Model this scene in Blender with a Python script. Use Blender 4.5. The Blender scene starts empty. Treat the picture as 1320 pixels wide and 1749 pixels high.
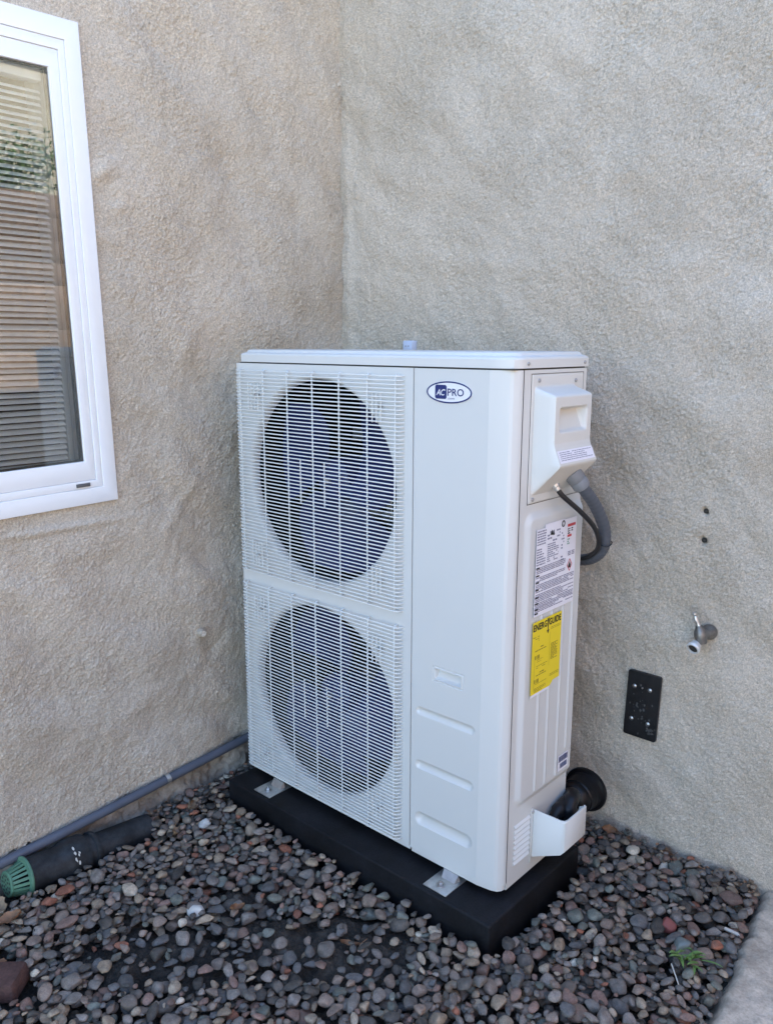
import bpy, bmesh, math, random
import numpy as np
from mathutils import Vector, Matrix
random.seed(7)
RNG = np.random.default_rng(7)
SC = bpy.context.scene
COL = SC.collection
R = math.radians

# ------------------------------------------------------------------ camera
cam = bpy.data.cameras.new('camera')
cam.sensor_fit = 'VERTICAL'; cam.sensor_height = 24.0; cam.sensor_width = 24.0
cam.lens = 24.0 * 1398.83 / 1749.0
cam.clip_start = 0.05; cam.clip_end = 500
co = bpy.data.objects.new('camera', cam); COL.objects.link(co)
yaw, pit, rol = -0.7311, -0.2038, 0.0025
fw = Vector((math.sin(yaw) * math.cos(pit), math.cos(yaw) * math.cos(pit), math.sin(pit)))
rt = Vector((math.cos(yaw), -math.sin(yaw), 0)); up = rt.cross(fw)
rt2 = rt * math.cos(rol) + up * math.sin(rol); up2 = up * math.cos(rol) - rt * math.sin(rol)
M = Matrix((rt2, up2, -fw)).transposed().to_4x4(); M.translation = (1.9636, -1.5211, 1.3447)
co.matrix_world = M
SC.camera = co

# ------------------------------------------------------------------ world, sun, exposure
SUN_DIR = Vector((-0.70, 0.42, 0.66)).normalized()
EL = math.asin(SUN_DIR.z); AZ = math.atan2(SUN_DIR.x, SUN_DIR.y)
w = bpy.data.worlds.new('World'); SC.world = w; w.use_nodes = True
nt = w.node_tree; nt.nodes.clear()
sky = nt.nodes.new('ShaderNodeTexSky'); sky.sky_type = 'NISHITA'; sky.sun_disc = False
sky.sun_elevation = EL; sky.sun_rotation = AZ; sky.air_density = 1.0; sky.dust_density = 0.6; sky.ozone_density = 2.6
bg = nt.nodes.new('ShaderNodeBackground'); bg.inputs['Strength'].default_value = 0.12
wo = nt.nodes.new('ShaderNodeOutputWorld')
nt.links.new(sky.outputs[0], bg.inputs[0]); nt.links.new(bg.outputs[0], wo.inputs[0])
sl = bpy.data.lights.new('sun', 'SUN'); sl.energy = 3.8; sl.angle = R(0.53); sl.color = (1.0, 0.93, 0.82)
so = bpy.data.objects.new('sun', sl); COL.objects.link(so)
so.rotation_euler = SUN_DIR.to_track_quat('Z', 'Y').to_euler(); so.location = SUN_DIR * 30
SC.view_settings.view_transform = 'Standard'; SC.view_settings.look = 'None'
SC.view_settings.gamma = 1.0; SC.view_settings.use_curve_mapping = False
SC.view_settings.exposure = 2.93

# ------------------------------------------------------------------ materials
def mat(name, col, rough=0.5, metal=0.0, noise=None, bump=None, spec=0.5, coat=0.0, island=0.0, stops=None, detail=6):
    """noise=(scale, amount[, second scale, second amount]); bump=(scale, strength, distance)"""
    m = bpy.data.materials.new(name); m.use_nodes = True
    n = m.node_tree.nodes; l = m.node_tree.links
    b = n['Principled BSDF']
    b.inputs['Roughness'].default_value = rough; b.inputs['Metallic'].default_value = metal
    b.inputs['Specular IOR Level'].default_value = spec
    b.inputs['Coat Weight'].default_value = coat
    b.inputs['Base Color'].default_value = (*col, 1)
    tc = n.new('ShaderNodeTexCoord')
    last = None
    if noise:
        for i in range(0, len(noise), 2):
            t = n.new('ShaderNodeTexNoise'); t.inputs['Scale'].default_value = noise[i]; t.inputs['Detail'].default_value = detail
            t.inputs['Roughness'].default_value = 0.6
            l.new(tc.outputs['Object'], t.inputs['Vector'])
            mr = n.new('ShaderNodeMapRange'); a = noise[i + 1]
            mr.inputs['From Min'].default_value = 0.3; mr.inputs['From Max'].default_value = 0.7
            mr.inputs['To Min'].default_value = 1 - a; mr.inputs['To Max'].default_value = 1 + a
            l.new(t.outputs['Fac'], mr.inputs['Value'])
            if last is None: last = mr.outputs[0]
            else:
                mu = n.new('ShaderNodeMath'); mu.operation = 'MULTIPLY'
                l.new(last, mu.inputs[0]); l.new(mr.outputs[0], mu.inputs[1]); last = mu.outputs[0]
    if island:
        g = n.new('ShaderNodeNewGeometry'); oi = n.new('ShaderNodeObjectInfo')
        ad = n.new('ShaderNodeMath'); ad.operation = 'ADD'; l.new(g.outputs['Random Per Island'], ad.inputs[0]); l.new(oi.outputs['Random'], ad.inputs[1])
        fr = n.new('ShaderNodeMath'); fr.operation = 'FRACT'; l.new(ad.outputs[0], fr.inputs[0])
        mr = n.new('ShaderNodeMapRange'); mr.inputs['To Min'].default_value = 1 - island; mr.inputs['To Max'].default_value = 1 + island
        l.new(fr.outputs[0], mr.inputs['Value'])
        if last is None: last = mr.outputs[0]
        else:
            mu = n.new('ShaderNodeMath'); mu.operation = 'MULTIPLY'; l.new(last, mu.inputs[0]); l.new(mr.outputs[0], mu.inputs[1]); last = mu.outputs[0]
    if last is not None:
        vm = n.new('ShaderNodeVectorMath'); vm.operation = 'SCALE'; vm.inputs[0].default_value = col
        l.new(last, vm.inputs['Scale']); l.new(vm.outputs[0], b.inputs['Base Color'])
    if bump:
        t = n.new('ShaderNodeTexNoise'); t.inputs['Scale'].default_value = bump[0]; t.inputs['Detail'].default_value = 8
        l.new(tc.outputs['Object'], t.inputs['Vector'])
        bp = n.new('ShaderNodeBump'); bp.inputs['Strength'].default_value = bump[1]; bp.inputs['Distance'].default_value = bump[2]
        l.new(t.outputs['Fac'], bp.inputs['Height']); l.new(bp.outputs[0], b.inputs['Normal'])
    return m

def stucco(name, c1, c2, c3):
    m = bpy.data.materials.new(name); m.use_nodes = True
    n = m.node_tree.nodes; l = m.node_tree.links; b = n['Principled BSDF']
    b.inputs['Roughness'].default_value = 0.95; b.inputs['Specular IOR Level'].default_value = 0.15
    tc = n.new('ShaderNodeTexCoord')
    def noise(sc, det, rough=0.55, stretch=None):
        t = n.new('ShaderNodeTexNoise'); t.inputs['Scale'].default_value = sc; t.inputs['Detail'].default_value = det; t.inputs['Roughness'].default_value = rough
        if stretch:
            mp = n.new('ShaderNodeMapping'); mp.inputs['Scale'].default_value = stretch
            l.new(tc.outputs['Object'], mp.inputs[0]); l.new(mp.outputs[0], t.inputs['Vector'])
        else: l.new(tc.outputs['Object'], t.inputs['Vector'])
        return t.outputs['Fac']
    def rng(v, a, b_, lo, hi):
        r = n.new('ShaderNodeMapRange'); r.inputs['From Min'].default_value = a; r.inputs['From Max'].default_value = b_
        r.inputs['To Min'].default_value = lo; r.inputs['To Max'].default_value = hi; l.new(v, r.inputs['Value']); return r.outputs[0]
    def mix(f, a, c):
        x = n.new('ShaderNodeMix'); x.data_type = 'RGBA'; l.new(f, x.inputs['Factor'])
        for k, v in ((6, a), (7, c)):
            if isinstance(v, tuple): x.inputs[k].default_value = (*v, 1)
            else: l.new(v, x.inputs[k])
        return x.outputs[2]
    base = mix(rng(noise(1.6, 4), .38, .62, 0, 1), c1, c2)
    base = mix(rng(noise(3.1, 6, .65, (1, 1, .55)), .5, .72, 0, .65), base, c3)
    grain = rng(noise(185, 5, .8), .3, .7, .60, 1.25)
    spk = rng(noise(400, 2, .6), .35, .7, .80, 1.15)
    mu = n.new('ShaderNodeMath'); mu.operation = 'MULTIPLY'; l.new(grain, mu.inputs[0]); l.new(spk, mu.inputs[1])
    vm = n.new('ShaderNodeVectorMath'); vm.operation = 'SCALE'; l.new(base, vm.inputs[0]); l.new(mu.outputs[0], vm.inputs['Scale'])
    l.new(vm.outputs[0], b.inputs['Base Color'])
    bp = n.new('ShaderNodeBump'); bp.inputs['Strength'].default_value = 1.0; bp.inputs['Distance'].default_value = 0.0042
    hs_ = n.new('ShaderNodeMath'); hs_.operation = 'MULTIPLY_ADD'; hs_.inputs[1].default_value = .55
    l.new(noise(430, 4, .75), hs_.inputs[0]); l.new(noise(190, 5, .7), hs_.inputs[2])
    l.new(hs_.outputs[0], bp.inputs['Height']); l.new(bp.outputs[0], b.inputs['Normal'])
    return m

MT = {}
MT['stucco'] = stucco('stucco', (.70, .603, .487), (.60, .515, .41), (.745, .675, .575))
MT['concrete'] = mat('old_concrete', (.27, .235, .195), .95, noise=(9, .35, 60, .25), bump=(70, .8, .006))
MT['slab'] = mat('slab_concrete', (.43, .365, .285), .92, noise=(7, .3, 26, .22, 150, .2), bump=(160, .6, .003))
MT['soil'] = mat('dark_soil', (.034, .028, .022), .9, noise=(7, .5, 90, .55, 14, .35), bump=(130, 1, .012))
MT['ground'] = mat('dry_ground', (.34, .285, .21), .95, noise=(1.2, .4, 30, .3), bump=(40, 1, .02))
MT['paint'] = mat('ivory_paint', (.61, .61, .585), .34, noise=(2.5, .015), bump=(8, .16, .004))
MT['plastic'] = mat('ivory_plastic', (.62, .615, .58), .42, noise=(3, .015))
MT['wire'] = mat('white_wire_coat', (.68, .69, .67), .4)
MT['seam'] = mat('panel_gap', (.06, .06, .055), .8)
MT['fan'] = mat('navy_fan_plastic', (.011, .018, .085), .42, noise=(6, .3), spec=.3)
MT['coil'] = mat('cavity_shade_black', (.006, .006, .007), .8, spec=.1)
MT['inner'] = mat('inner_steel', (.10, .10, .10), .6)
MT['galv'] = mat('galvanised', (.55, .56, .56), .38, 0.85, noise=(60, .15))
MT['steel'] = mat('bolt_steel', (.42, .42, .42), .35, .9)
MT['pad'] = mat('black_pad_plastic', (.0065, .007, .009), .62, spec=.22, noise=(9, .6, 160, .4), bump=(260, .4, .0015))
MT['rubber'] = mat('black_rubber', (.007, .007, .009), .4, spec=.35, noise=(20, .3))
MT['cable'] = mat('black_cable', (.012, .012, .013), .45)
MT['abs'] = mat('black_drain_plastic', (.018, .020, .022), .55, spec=.35, noise=(14, .75, 90, .35), bump=(60, .3, .002))
MT['grate'] = mat('green_plastic', (.085, .19, .12), .6, noise=(40, .2))
MT['conduit'] = mat('grey_conduit', (.082, .092, .118), .5, noise=(12, .12))
MT['flex'] = mat('grey_flex_conduit', (.075, .083, .10), .45)
MT['fitting'] = mat('light_grey_fitting', (.19, .20, .215), .5)
MT['vinyl'] = mat('white_vinyl', (.80, .80, .80), .38, noise=(5, .02))
MT['slat'] = mat('blind_slat', (.86, .87, .90), .5)
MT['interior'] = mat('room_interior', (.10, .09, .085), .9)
MT['jamb'] = mat('inner_jamb', (.62, .66, .70), .6)
MT['label'] = mat('label_white', (.78, .77, .82), .45)
MT['ink'] = mat('label_ink', (.24, .24, .31), .6)
MT['red'] = mat('label_red', (.55, .07, .08), .5)
MT['green_ink'] = mat('label_green', (.12, .33, .22), .5)
MT['yellow'] = mat('label_yellow', (.80, .62, .015), .5)
MT['black_ink'] = mat('black_ink', (.015, .014, .012), .6)
MT['yellow_ink'] = mat('fine_print_ink', (.25, .19, .02), .6)
MT['navy'] = mat('logo_navy', (.012, .025, .13), .4)
MT['logo_white'] = mat('logo_white', (.75, .75, .76), .35)
MT['plate'] = mat('black_painted_steel', (.010, .010, .011), .4, .0, noise=(25, .5), bump=(90, .3, .001))
MT['scuff'] = mat('plaster_scuff', (.085, .083, .08), .9)
MT['brass'] = mat('weathered_brass', (.20, .19, .175), .45, .7, noise=(60, .35))
MT['ring'] = mat('bright_ring', (.70, .69, .66), .35, .3)
MT['hole'] = mat('hole_shade_dark', (.035, .032, .028), .9)  # shade inside open holes and bores, put in as dark colour
MT['tab'] = mat('pale_blue_plastic', (.55, .60, .74), .5)
MT['leaf_dry'] = mat('dry_leaf', (.20, .10, .05), .7, noise=(50, .35))
MT['leaf_tan'] = mat('tan_leaf', (.23, .16, .10), .75, noise=(50, .3))
MT['twig'] = mat('twig', (.035, .026, .02), .85)
MT['straw'] = mat('pale_straw', (.55, .53, .47), .6)
MT['weed'] = mat('green_weed', (.12, .21, .05), .5, noise=(60, .25))
MT['redbrick'] = mat('red_brick', (.085, .042, .034), .9, noise=(25, .35, 150, .25), bump=(150, .7, .003))
MT['fence'] = mat('cedar_board', (.24, .165, .12), .8, noise=(5, .3, 40, .25), island=.3)
MT['foliage'] = mat('foliage', (.06, .10, .028), .6, island=.5)
MT['bark'] = mat('bark', (.10, .07, .05), .9, noise=(20, .4))
MT['cream'] = mat('cream_render', (.46, .40, .30), .9, noise=(3, .1))
MT['rooftile'] = mat('roof_felt', (.16, .13, .11), .9, noise=(12, .25))
PAL = [((0.200, 0.168, 0.142), 5), ((0.148, 0.131, 0.114), 5), ((0.218, 0.163, 0.127), 5), ((0.110, 0.105, 0.100), 3), ((0.273, 0.206, 0.142), 3.5),
       ((0.195, 0.124, 0.097), 3), ((0.335, 0.269, 0.196), 1.6), ((0.258, 0.105, 0.064), .8), ((0.561, 0.481, 0.369), .45), ((0.140, 0.145, 0.120), 2), ((0.065, 0.058, 0.050), 2.6)]
def pebble_mat(c):
    m = bpy.data.materials.new('pebble_stone'); m.use_nodes = True
    n = m.node_tree.nodes; l = m.node_tree.links; b = n['Principled BSDF']
    b.inputs['Roughness'].default_value = .7; b.inputs['Specular IOR Level'].default_value = .25
    ge = n.new('ShaderNodeNewGeometry'); oi = n.new('ShaderNodeObjectInfo')
    ad = n.new('ShaderNodeMath'); ad.operation = 'ADD'; l.new(ge.outputs['Random Per Island'], ad.inputs[0]); l.new(oi.outputs['Random'], ad.inputs[1])
    fr = n.new('ShaderNodeMath'); fr.operation = 'FRACT'; l.new(ad.outputs[0], fr.inputs[0])
    def noise(sc, det, rg=.6):
        t = n.new('ShaderNodeTexNoise'); t.noise_dimensions = '4D'; t.inputs['Scale'].default_value = sc; t.inputs['Detail'].default_value = det; t.inputs['Roughness'].default_value = rg
        l.new(ge.outputs['Position'], t.inputs['Vector']); mw = n.new('ShaderNodeMath'); mw.operation = 'MULTIPLY'; mw.inputs[1].default_value = 37.0; l.new(fr.outputs[0], mw.inputs[0]); l.new(mw.outputs[0], t.inputs['W']); return t.outputs['Fac']
    def rng(v, a, b_, lo, hi):
        r_ = n.new('ShaderNodeMapRange'); r_.inputs['From Min'].default_value = a; r_.inputs['From Max'].default_value = b_; r_.inputs['To Min'].default_value = lo; r_.inputs['To Max'].default_value = hi; l.new(v, r_.inputs['Value']); return r_.outputs[0]
    def mul(a, b_):
        x = n.new('ShaderNodeMath'); x.operation = 'MULTIPLY'; l.new(a, x.inputs[0]); l.new(b_, x.inputs[1]); return x.outputs[0]
    v = mul(mul(rng(fr.outputs[0], 0, 1, .68, 1.32), rng(noise(55, 5), .3, .7, .66, 1.34)), rng(noise(420, 3, .7), .3, .7, .72, 1.28))
    vm = n.new('ShaderNodeVectorMath'); vm.operation = 'SCALE'; vm.inputs[0].default_value = c; l.new(v, vm.inputs['Scale'])
    mx = n.new('ShaderNodeMix'); mx.data_type = 'RGBA'; l.new(rng(noise(28, 6, .7), .50, .68, 0, .75), mx.inputs['Factor'])
    l.new(vm.outputs[0], mx.inputs[6]); mx.inputs[7].default_value = (.15, .122, .094, 1)      # dried mud film
    l.new(mx.outputs[2], b.inputs['Base Color'])
    bp = n.new('ShaderNodeBump'); bp.inputs['Strength'].default_value = .7; bp.inputs['Distance'].default_value = .003
    l.new(noise(170, 6, .65), bp.inputs['Height']); l.new(bp.outputs[0], b.inputs['Normal'])
    return m
STONE = [pebble_mat(c) for c, _ in PAL]

def glass_mat():
    m = bpy.data.materials.new('window_glass'); m.use_nodes = True
    n = m.node_tree.nodes; l = m.node_tree.links; n.clear()
    o = n.new('ShaderNodeOutputMaterial'); t = n.new('ShaderNodeBsdfTransparent'); g = n.new('ShaderNodeBsdfGlossy')
    t.inputs[0].default_value = (.86, .90, .91, 1); g.inputs['Roughness'].default_value = 0.0; g.inputs['Color'].default_value = (.95, .97, 1, 1)
    f = n.new('ShaderNodeFresnel'); f.inputs['IOR'].default_value = 1.62
    mx = n.new('ShaderNodeMixShader'); l.new(f.outputs[0], mx.inputs[0]); l.new(t.outputs[0], mx.inputs[1]); l.new(g.outputs[0], mx.inputs[2]); l.new(mx.outputs[0], o.inputs[0])
    return m
MT['glass'] = glass_mat()

# ------------------------------------------------------------------ builders
class Geo:
    """collects verts, faces and a material index per face"""
    def __init__(s): s.v = []; s.f = []; s.mi = []
    def add(s, v, f, mi=0):
        o = len(s.v); s.v += [tuple(p) for p in v]; s.f += [tuple(i + o for i in q) for q in f]; s.mi += [mi] * len(f); return s
    def box(s, a, b, mi=0, bev=0.0, seg=2):
        bm = bmesh.new(); bmesh.ops.create_cube(bm, size=1)
        for q in bm.verts: q.co = Vector(((a[i] + b[i]) / 2 + q.co[i] * (b[i] - a[i]) for i in range(3)))
        if bev: bmesh.ops.bevel(bm, geom=bm.edges[:], offset=bev, segments=seg, profile=.5, affect='EDGES')
        s.bm(bm, mi); return s
    def bm(s, bm, mi=0):
        bm.verts.index_update(); s.add([q.co[:] for q in bm.verts], [[q.index for q in f.verts] for f in bm.faces], mi); bm.free(); return s
    def tube(s, pts, r, n=8, mi=0, cap=True):
        P = [Vector(p) for p in pts]; rr = r if hasattr(r, '__len__') else [r] * len(P)
        t0 = (P[1] - P[0]).normalized(); a = t0.orthogonal().normalized(); vs = []
        for i, p in enumerate(P):
            t = (P[min(i + 1, len(P) - 1)] - P[max(i - 1, 0)]).normalized()
            a = (a - t * a.dot(t)).normalized(); b = t.cross(a)
            for k in range(n):
                th = 2 * math.pi * k / n; vs.append(p + (a * math.cos(th) + b * math.sin(th)) * rr[i])
        fs = [(i * n + k, i * n + (k + 1) % n, (i + 1) * n + (k + 1) % n, (i + 1) * n + k) for i in range(len(P) - 1) for k in range(n)]
        if cap: fs += [tuple(range(n - 1, -1, -1)), tuple(range((len(P) - 1) * n, len(P) * n))]
        return s.add(vs, fs, mi)
    def rev(s, prof, o, ax, n=32, mi=0, cap0=False, cap1=False):
        """prof: list of (radius, distance along axis)"""
        ax = Vector(ax).normalized(); a = ax.orthogonal().normalized(); b = ax.cross(a); o = Vector(o); vs = []
        for r_, h in prof:
            for k in range(n):
                th = 2 * math.pi * k / n; vs.append(o + ax * h + (a * math.cos(th) + b * math.sin(th)) * r_)
        fs = [(i * n + k, i * n + (k + 1) % n, (i + 1) * n + (k + 1) % n, (i + 1) * n + k) for i in range(len(prof) - 1) for k in range(n)]
        if cap0: fs.append(tuple(range(n - 1, -1, -1)))
        if cap1: fs.append(tuple(range((len(prof) - 1) * n, len(prof) * n)))
        return s.add(vs, fs, mi)

def wloc(o):
    v = Vector(o.location)
    while o.parent: o = o.parent; v += o.location
    return v
def props(o, label=None, cat=None, group=None, kind=None):
    if label: o['label'] = label
    if cat: o['category'] = cat
    if group: o['group'] = group
    if kind: o['kind'] = kind
    return o
def thing(name, loc, label, cat, group=None):
    o = bpy.data.objects.new(name, None); o.location = loc; o.empty_display_size = .05; COL.objects.link(o)
    return props(o, label, cat, group)
def smooth(me, ang=35):
    me.polygons.foreach_set('use_smooth', np.ones(len(me.polygons), bool)); me.set_sharp_from_angle(angle=R(ang)); me.update()
def mk(name, g, m, parent=None, ang=35, origin=None, label=None, cat=None, group=None, kind=None):
    """one mesh object in world coordinates; origin = where its pivot sits"""
    v = np.array(g.v, float)
    org = np.array(origin if origin is not None else (v.min(0) + v.max(0)) / 2 if parent else ((v[:, 0].min() + v[:, 0].max()) / 2, (v[:, 1].min() + v[:, 1].max()) / 2, v[:, 2].min()))
    me = bpy.data.meshes.new(name); me.from_pydata([tuple(p) for p in v - org], [], g.f)
    for q in (m if isinstance(m, (list, tuple)) else [m]): me.materials.append(q)
    if isinstance(m, (list, tuple)): me.polygons.foreach_set('material_index', g.mi)
    if ang: smooth(me, ang)
    o = bpy.data.objects.new(name, me); COL.objects.link(o)
    if parent: o.parent = parent; o.location = Vector(org) - wloc(parent)
    else: o.location = org
    return props(o, label, cat, group, kind)
def grid_obj(name, X, Y, Z, m, parent=None, mask=None, kind=None, ang=None, flip=False):
    """X,Y,Z 2-D arrays -> one smooth grid mesh; mask (cells) keeps faces"""
    ny, nx = X.shape; co_ = np.stack([X, Y, Z], -1).reshape(-1, 3)
    idx = np.arange(ny * nx).reshape(ny, nx)
    q = np.stack([idx[:-1, :-1], idx[:-1, 1:], idx[1:, 1:], idx[1:, :-1]], -1)
    if flip: q = q[..., ::-1]
    q = q[mask] if mask is not None else q.reshape(-1, 4)
    org = co_.mean(0); nf = len(q)
    me = bpy.data.meshes.new(name)
    me.vertices.add(len(co_)); me.vertices.foreach_set('co', (co_ - org).astype(np.float32).ravel())
    me.loops.add(nf * 4); me.loops.foreach_set('vertex_index', q.astype(np.int32).ravel())
    me.polygons.add(nf); me.polygons.foreach_set('loop_start', (np.arange(nf) * 4).astype(np.int32))
    me.polygons.foreach_set('loop_total', np.full(nf, 4, np.int32)) if False else None
    me.update(calc_edges=True); me.validate()
    me.polygons.foreach_set('use_smooth', np.ones(nf, bool))
    if ang: me.set_sharp_from_angle(angle=R(ang))
    me.materials.append(m); me.update()
    o = bpy.data.objects.new(name, me); COL.objects.link(o)
    if parent: o.parent = parent; o.location = Vector(org) - wloc(parent)
    else: o.location = org
    return props(o, kind=kind)
def spline(P, n=8):
    P = [Vector(p) for p in P]; P = [2 * P[0] - P[1]] + P + [2 * P[-1] - P[-2]]; out = []
    for i in range(1, len(P) - 2):
        for k in range(n):
            t = k / n; a, b, c, d = P[i - 1:i + 3]
            out.append(.5 * ((2 * b) + (c - a) * t + (2 * a - 5 * b + 4 * c - d) * t * t + (3 * b - a - 3 * c + d) * t ** 3))
    out.append(P[-2]); return out
def field(ny, nx, step, lam, bw=.45, seed=0, aniso=None):
    """band-passed gaussian noise, unit variance; lam = wavelength"""
    g = np.random.default_rng(seed).standard_normal((ny, nx))
    ky = np.fft.fftfreq(ny, step)[:, None]; kx = np.fft.rfftfreq(nx, step)[None]
    if aniso:
        a, s_ = aniso; k1 = (kx * math.cos(a) + ky * math.sin(a)); k2 = (-kx * math.sin(a) + ky * math.cos(a)) * s_; k = np.sqrt(k1 ** 2 + k2 ** 2)
    else: k = np.sqrt(kx ** 2 + ky ** 2)
    k[0, 0] = 1e-9
    F = np.exp(-(np.log(k * lam) ** 2) / (2 * bw ** 2)); F[0, 0] = 0
    h = np.fft.irfft2(np.fft.rfft2(g) * F, s=(ny, nx)); return h / h.std()
def sstep(a, b, x): t = np.clip((x - a) / (b - a), 0, 1); return t * t * (3 - 2 * t)
def text_geo(s, size, mapf, offset=0.0, shear=0.0, spacing=1.0, mi=0, g=None, width=None):
    """flat lettering: mapf(u, v) -> point; centred at 0,0"""
    cu = bpy.data.curves.new('t', 'FONT'); cu.body = s; cu.size = size; cu.offset = offset; cu.shear = shear; cu.space_character = spacing
    cu.align_x = 'CENTER'; cu.align_y = 'CENTER'; cu.resolution_u = 3
    o = bpy.data.objects.new('t', cu); COL.objects.link(o); dg = bpy.context.evaluated_depsgraph_get()
    me = o.evaluated_get(dg).to_mesh()
    v = np.array([q.co[:] for q in me.vertices]); f = [tuple(p.vertices) for p in me.polygons]
    o.evaluated_get(dg).to_mesh_clear(); bpy.data.objects.remove(o); bpy.data.curves.remove(cu)
    c = (v.min(0) + v.max(0)) / 2; v = v - c
    if width: v[:, 0] *= width / (v[:, 0].max() - v[:, 0].min())
    g = g or Geo(); g.add([mapf(a[0], a[1]) for a in v], f, mi); return g

# ------------------------------------------------------------------ house (two stucco walls meeting in a corner)
WX, WY = -0.16, 0.61
HT = 2.75
house = thing('house', (WX, WY, -.14), 'beige stucco house walls meeting in an inside corner behind the heat pump', 'house')
ST = 0.0035
def stucco_relief(ny, nx, seed, calm=1.0):
    a = field(ny, nx, ST, .0090, .7, seed); e = field(ny, nx, ST, .15, .5, seed + 5, (R(40), 1.8)); b = field(ny, nx, ST, .020, .6, seed + 1); c = field(ny, nx, ST, .30, .55, seed + 2, (R(55), 2.2)); d = field(ny, nx, ST, .07, .6, seed + 4)
    patch = .8 + .2 * np.tanh(field(ny, nx, ST, .45, .5, seed + 3) * 1.2)
    g_ = np.sign(a) * np.abs(a) ** 1.15
    return (g_ * .0012 + b * .0006) * patch + (d * .00065 + e * (.0012 if seed == 11 else .0009) + c * (.0044 if seed == 11 else .0030)) * calm
# left wall: u = y from -1.0 to .64
y = np.arange(-.76, .645, ST); z = np.arange(-.06, HT, ST); Yg, Zg = np.meshgrid(y, z)
H = stucco_relief(len(z), len(y), 11, 1 - .8 * sstep(-.26, -.34, Yg) * sstep(.75, .88, Zg))
for (cy, cz, s1, s2, a_, th) in ((-.30, 1.79, .05, .022, .012, .6), (-.26, 1.70, .035, .02, .007, .3), (-.30, 1.62, .06, .02, .006, -.6), (-.28, .98, .05, .03, .006, .9), (-.1, .86, .10, .02, .006, .9), (-.06, .41, .03, .05, .010, .3), (.0, .36, .06, .02, -.006, .8), (-.1, .30, .12, .03, .006, .5), (-.3, .25, .15, .03, .005, .4), (-.50, .845, .19, .012, .010, 0), (-.05, 1.33, .10, .03, .006, 1.1), (.05, 1.75, .12, .03, .005, 1.0)):
    du = (Yg - cy) * math.cos(th) + (Zg - cz) * math.sin(th); dv = -(Yg - cy) * math.sin(th) + (Zg - cz) * math.cos(th)
    H += a_ * np.exp(-(du / s1) ** 2 - (dv / s2) ** 2)
zlow = -.018 + .05 * (Yg + .1) + .010 * field(len(z), len(y), ST, .12, .7, 31)[len(z) // 2][None, :]      # ragged bottom edge of the stucco
H += .010 * sstep(.25, -.03, Zg) * sstep(.2, -.3, Yg)
win_hole = (Yg[:-1, :-1] > -2) & (Yg[:-1, :-1] < -.375) & (Zg[:-1, :-1] > .94) & (Zg[:-1, :-1] < 2.085)
keep = ~win_hole & (Zg[:-1, :-1] > zlow[:-1, :-1])
grid_obj('wall', WX + H, Yg, Zg, MT['stucco'], house, keep)
# right wall: u = x
x = np.arange(-.20, 1.66, ST); z = np.arange(-.17, HT, ST); Xg, Zg = np.meshgrid(x, z)
H = stucco_relief(len(z), len(x), 51)
for (cx, cz, s1, s2, a_, th) in ((.45, 1.58, .25, .03, .006, -.1), (.95, 1.25, .2, .05, .005, .5), (1.1, 1.55, .08, .03, .005, .2), (1.25, .3, .1, .03, .004, -.5), (1.18, .905, .018, .018, -.003, 0), (1.18, .83, .018, .018, -.003, 0), (-.13, 1.7, .02, .5, .006, 0), (1.2, .57, .05, .04, .003, 0)):
    du = (Xg - cx) * math.cos(th) + (Zg - cz) * math.sin(th); dv = -(Xg - cx) * math.sin(th) + (Zg - cz) * math.cos(th)
    H += a_ * np.exp(-(du / s1) ** 2 - (dv / s2) ** 2)
for cx, cz in ((1.176, .911), (1.177, .832)):
    d = np.hypot((Xg - cx) + .15 * (Zg - cz), (Zg - cz) * .8); H -= .014 * sstep(.011, .006, d)
grid_obj('wall', Xg, WY - H, Zg, MT['stucco'], house)
# unseen rest of the house, walls and roof added to block stray sun
g = Geo()
g.box((WX - .02, -5, -.05), (WX - .12 + .098, -.759, .94)); g.box((WX - .02, -5, 2.085), (WX - .022 + .02, -.759, HT)); g.box((WX - .02, -5, .941), (WX - .001, -1.30, 2.084))
mk('wall', g, MT['stucco'], house, 0)
g = Geo(); g.box((1.80, WY + .001, -.17), (1.82, 5, HT)); g.box((1.655, WY, -.17), (1.82, WY + .001, HT)); mk('wall', g, MT['stucco'], house, 0)
g = Geo(); g.box((-6, -5.02, -.17), (WX - .021, -5, HT)); g.box((-6.02, -5.02, -.17), (-6, 5, HT)); g.box((-6, 5, -.17), (1.82, 5.02, HT)); mk('wall', g, MT['stucco'], house, 0)
g = Geo(); g.box((-6.1, -5.1, HT + .001), (WX + .03, WY - .03, HT + .12)); g.box((-6.1, WY - .0299, HT + .001), (1.9, 5.1, HT + .12)); mk('roof', g, MT['rooftile'], house, 0)
# foundation strip under the left wall, weathered
yy = np.arange(-1.6, .62, .008); zz = np.arange(-.20, .02, .008); A, B = np.meshgrid(yy, zz)
FH = .004 * field(len(zz), len(yy), .008, .05, .7, 5) + .006 * field(len(zz), len(yy), .008, .25, .6, 6)
grid_obj('foundation', WX - .012 + FH + .02 * sstep(-.02, -.11, B), A, B, MT['concrete'], house)

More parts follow.
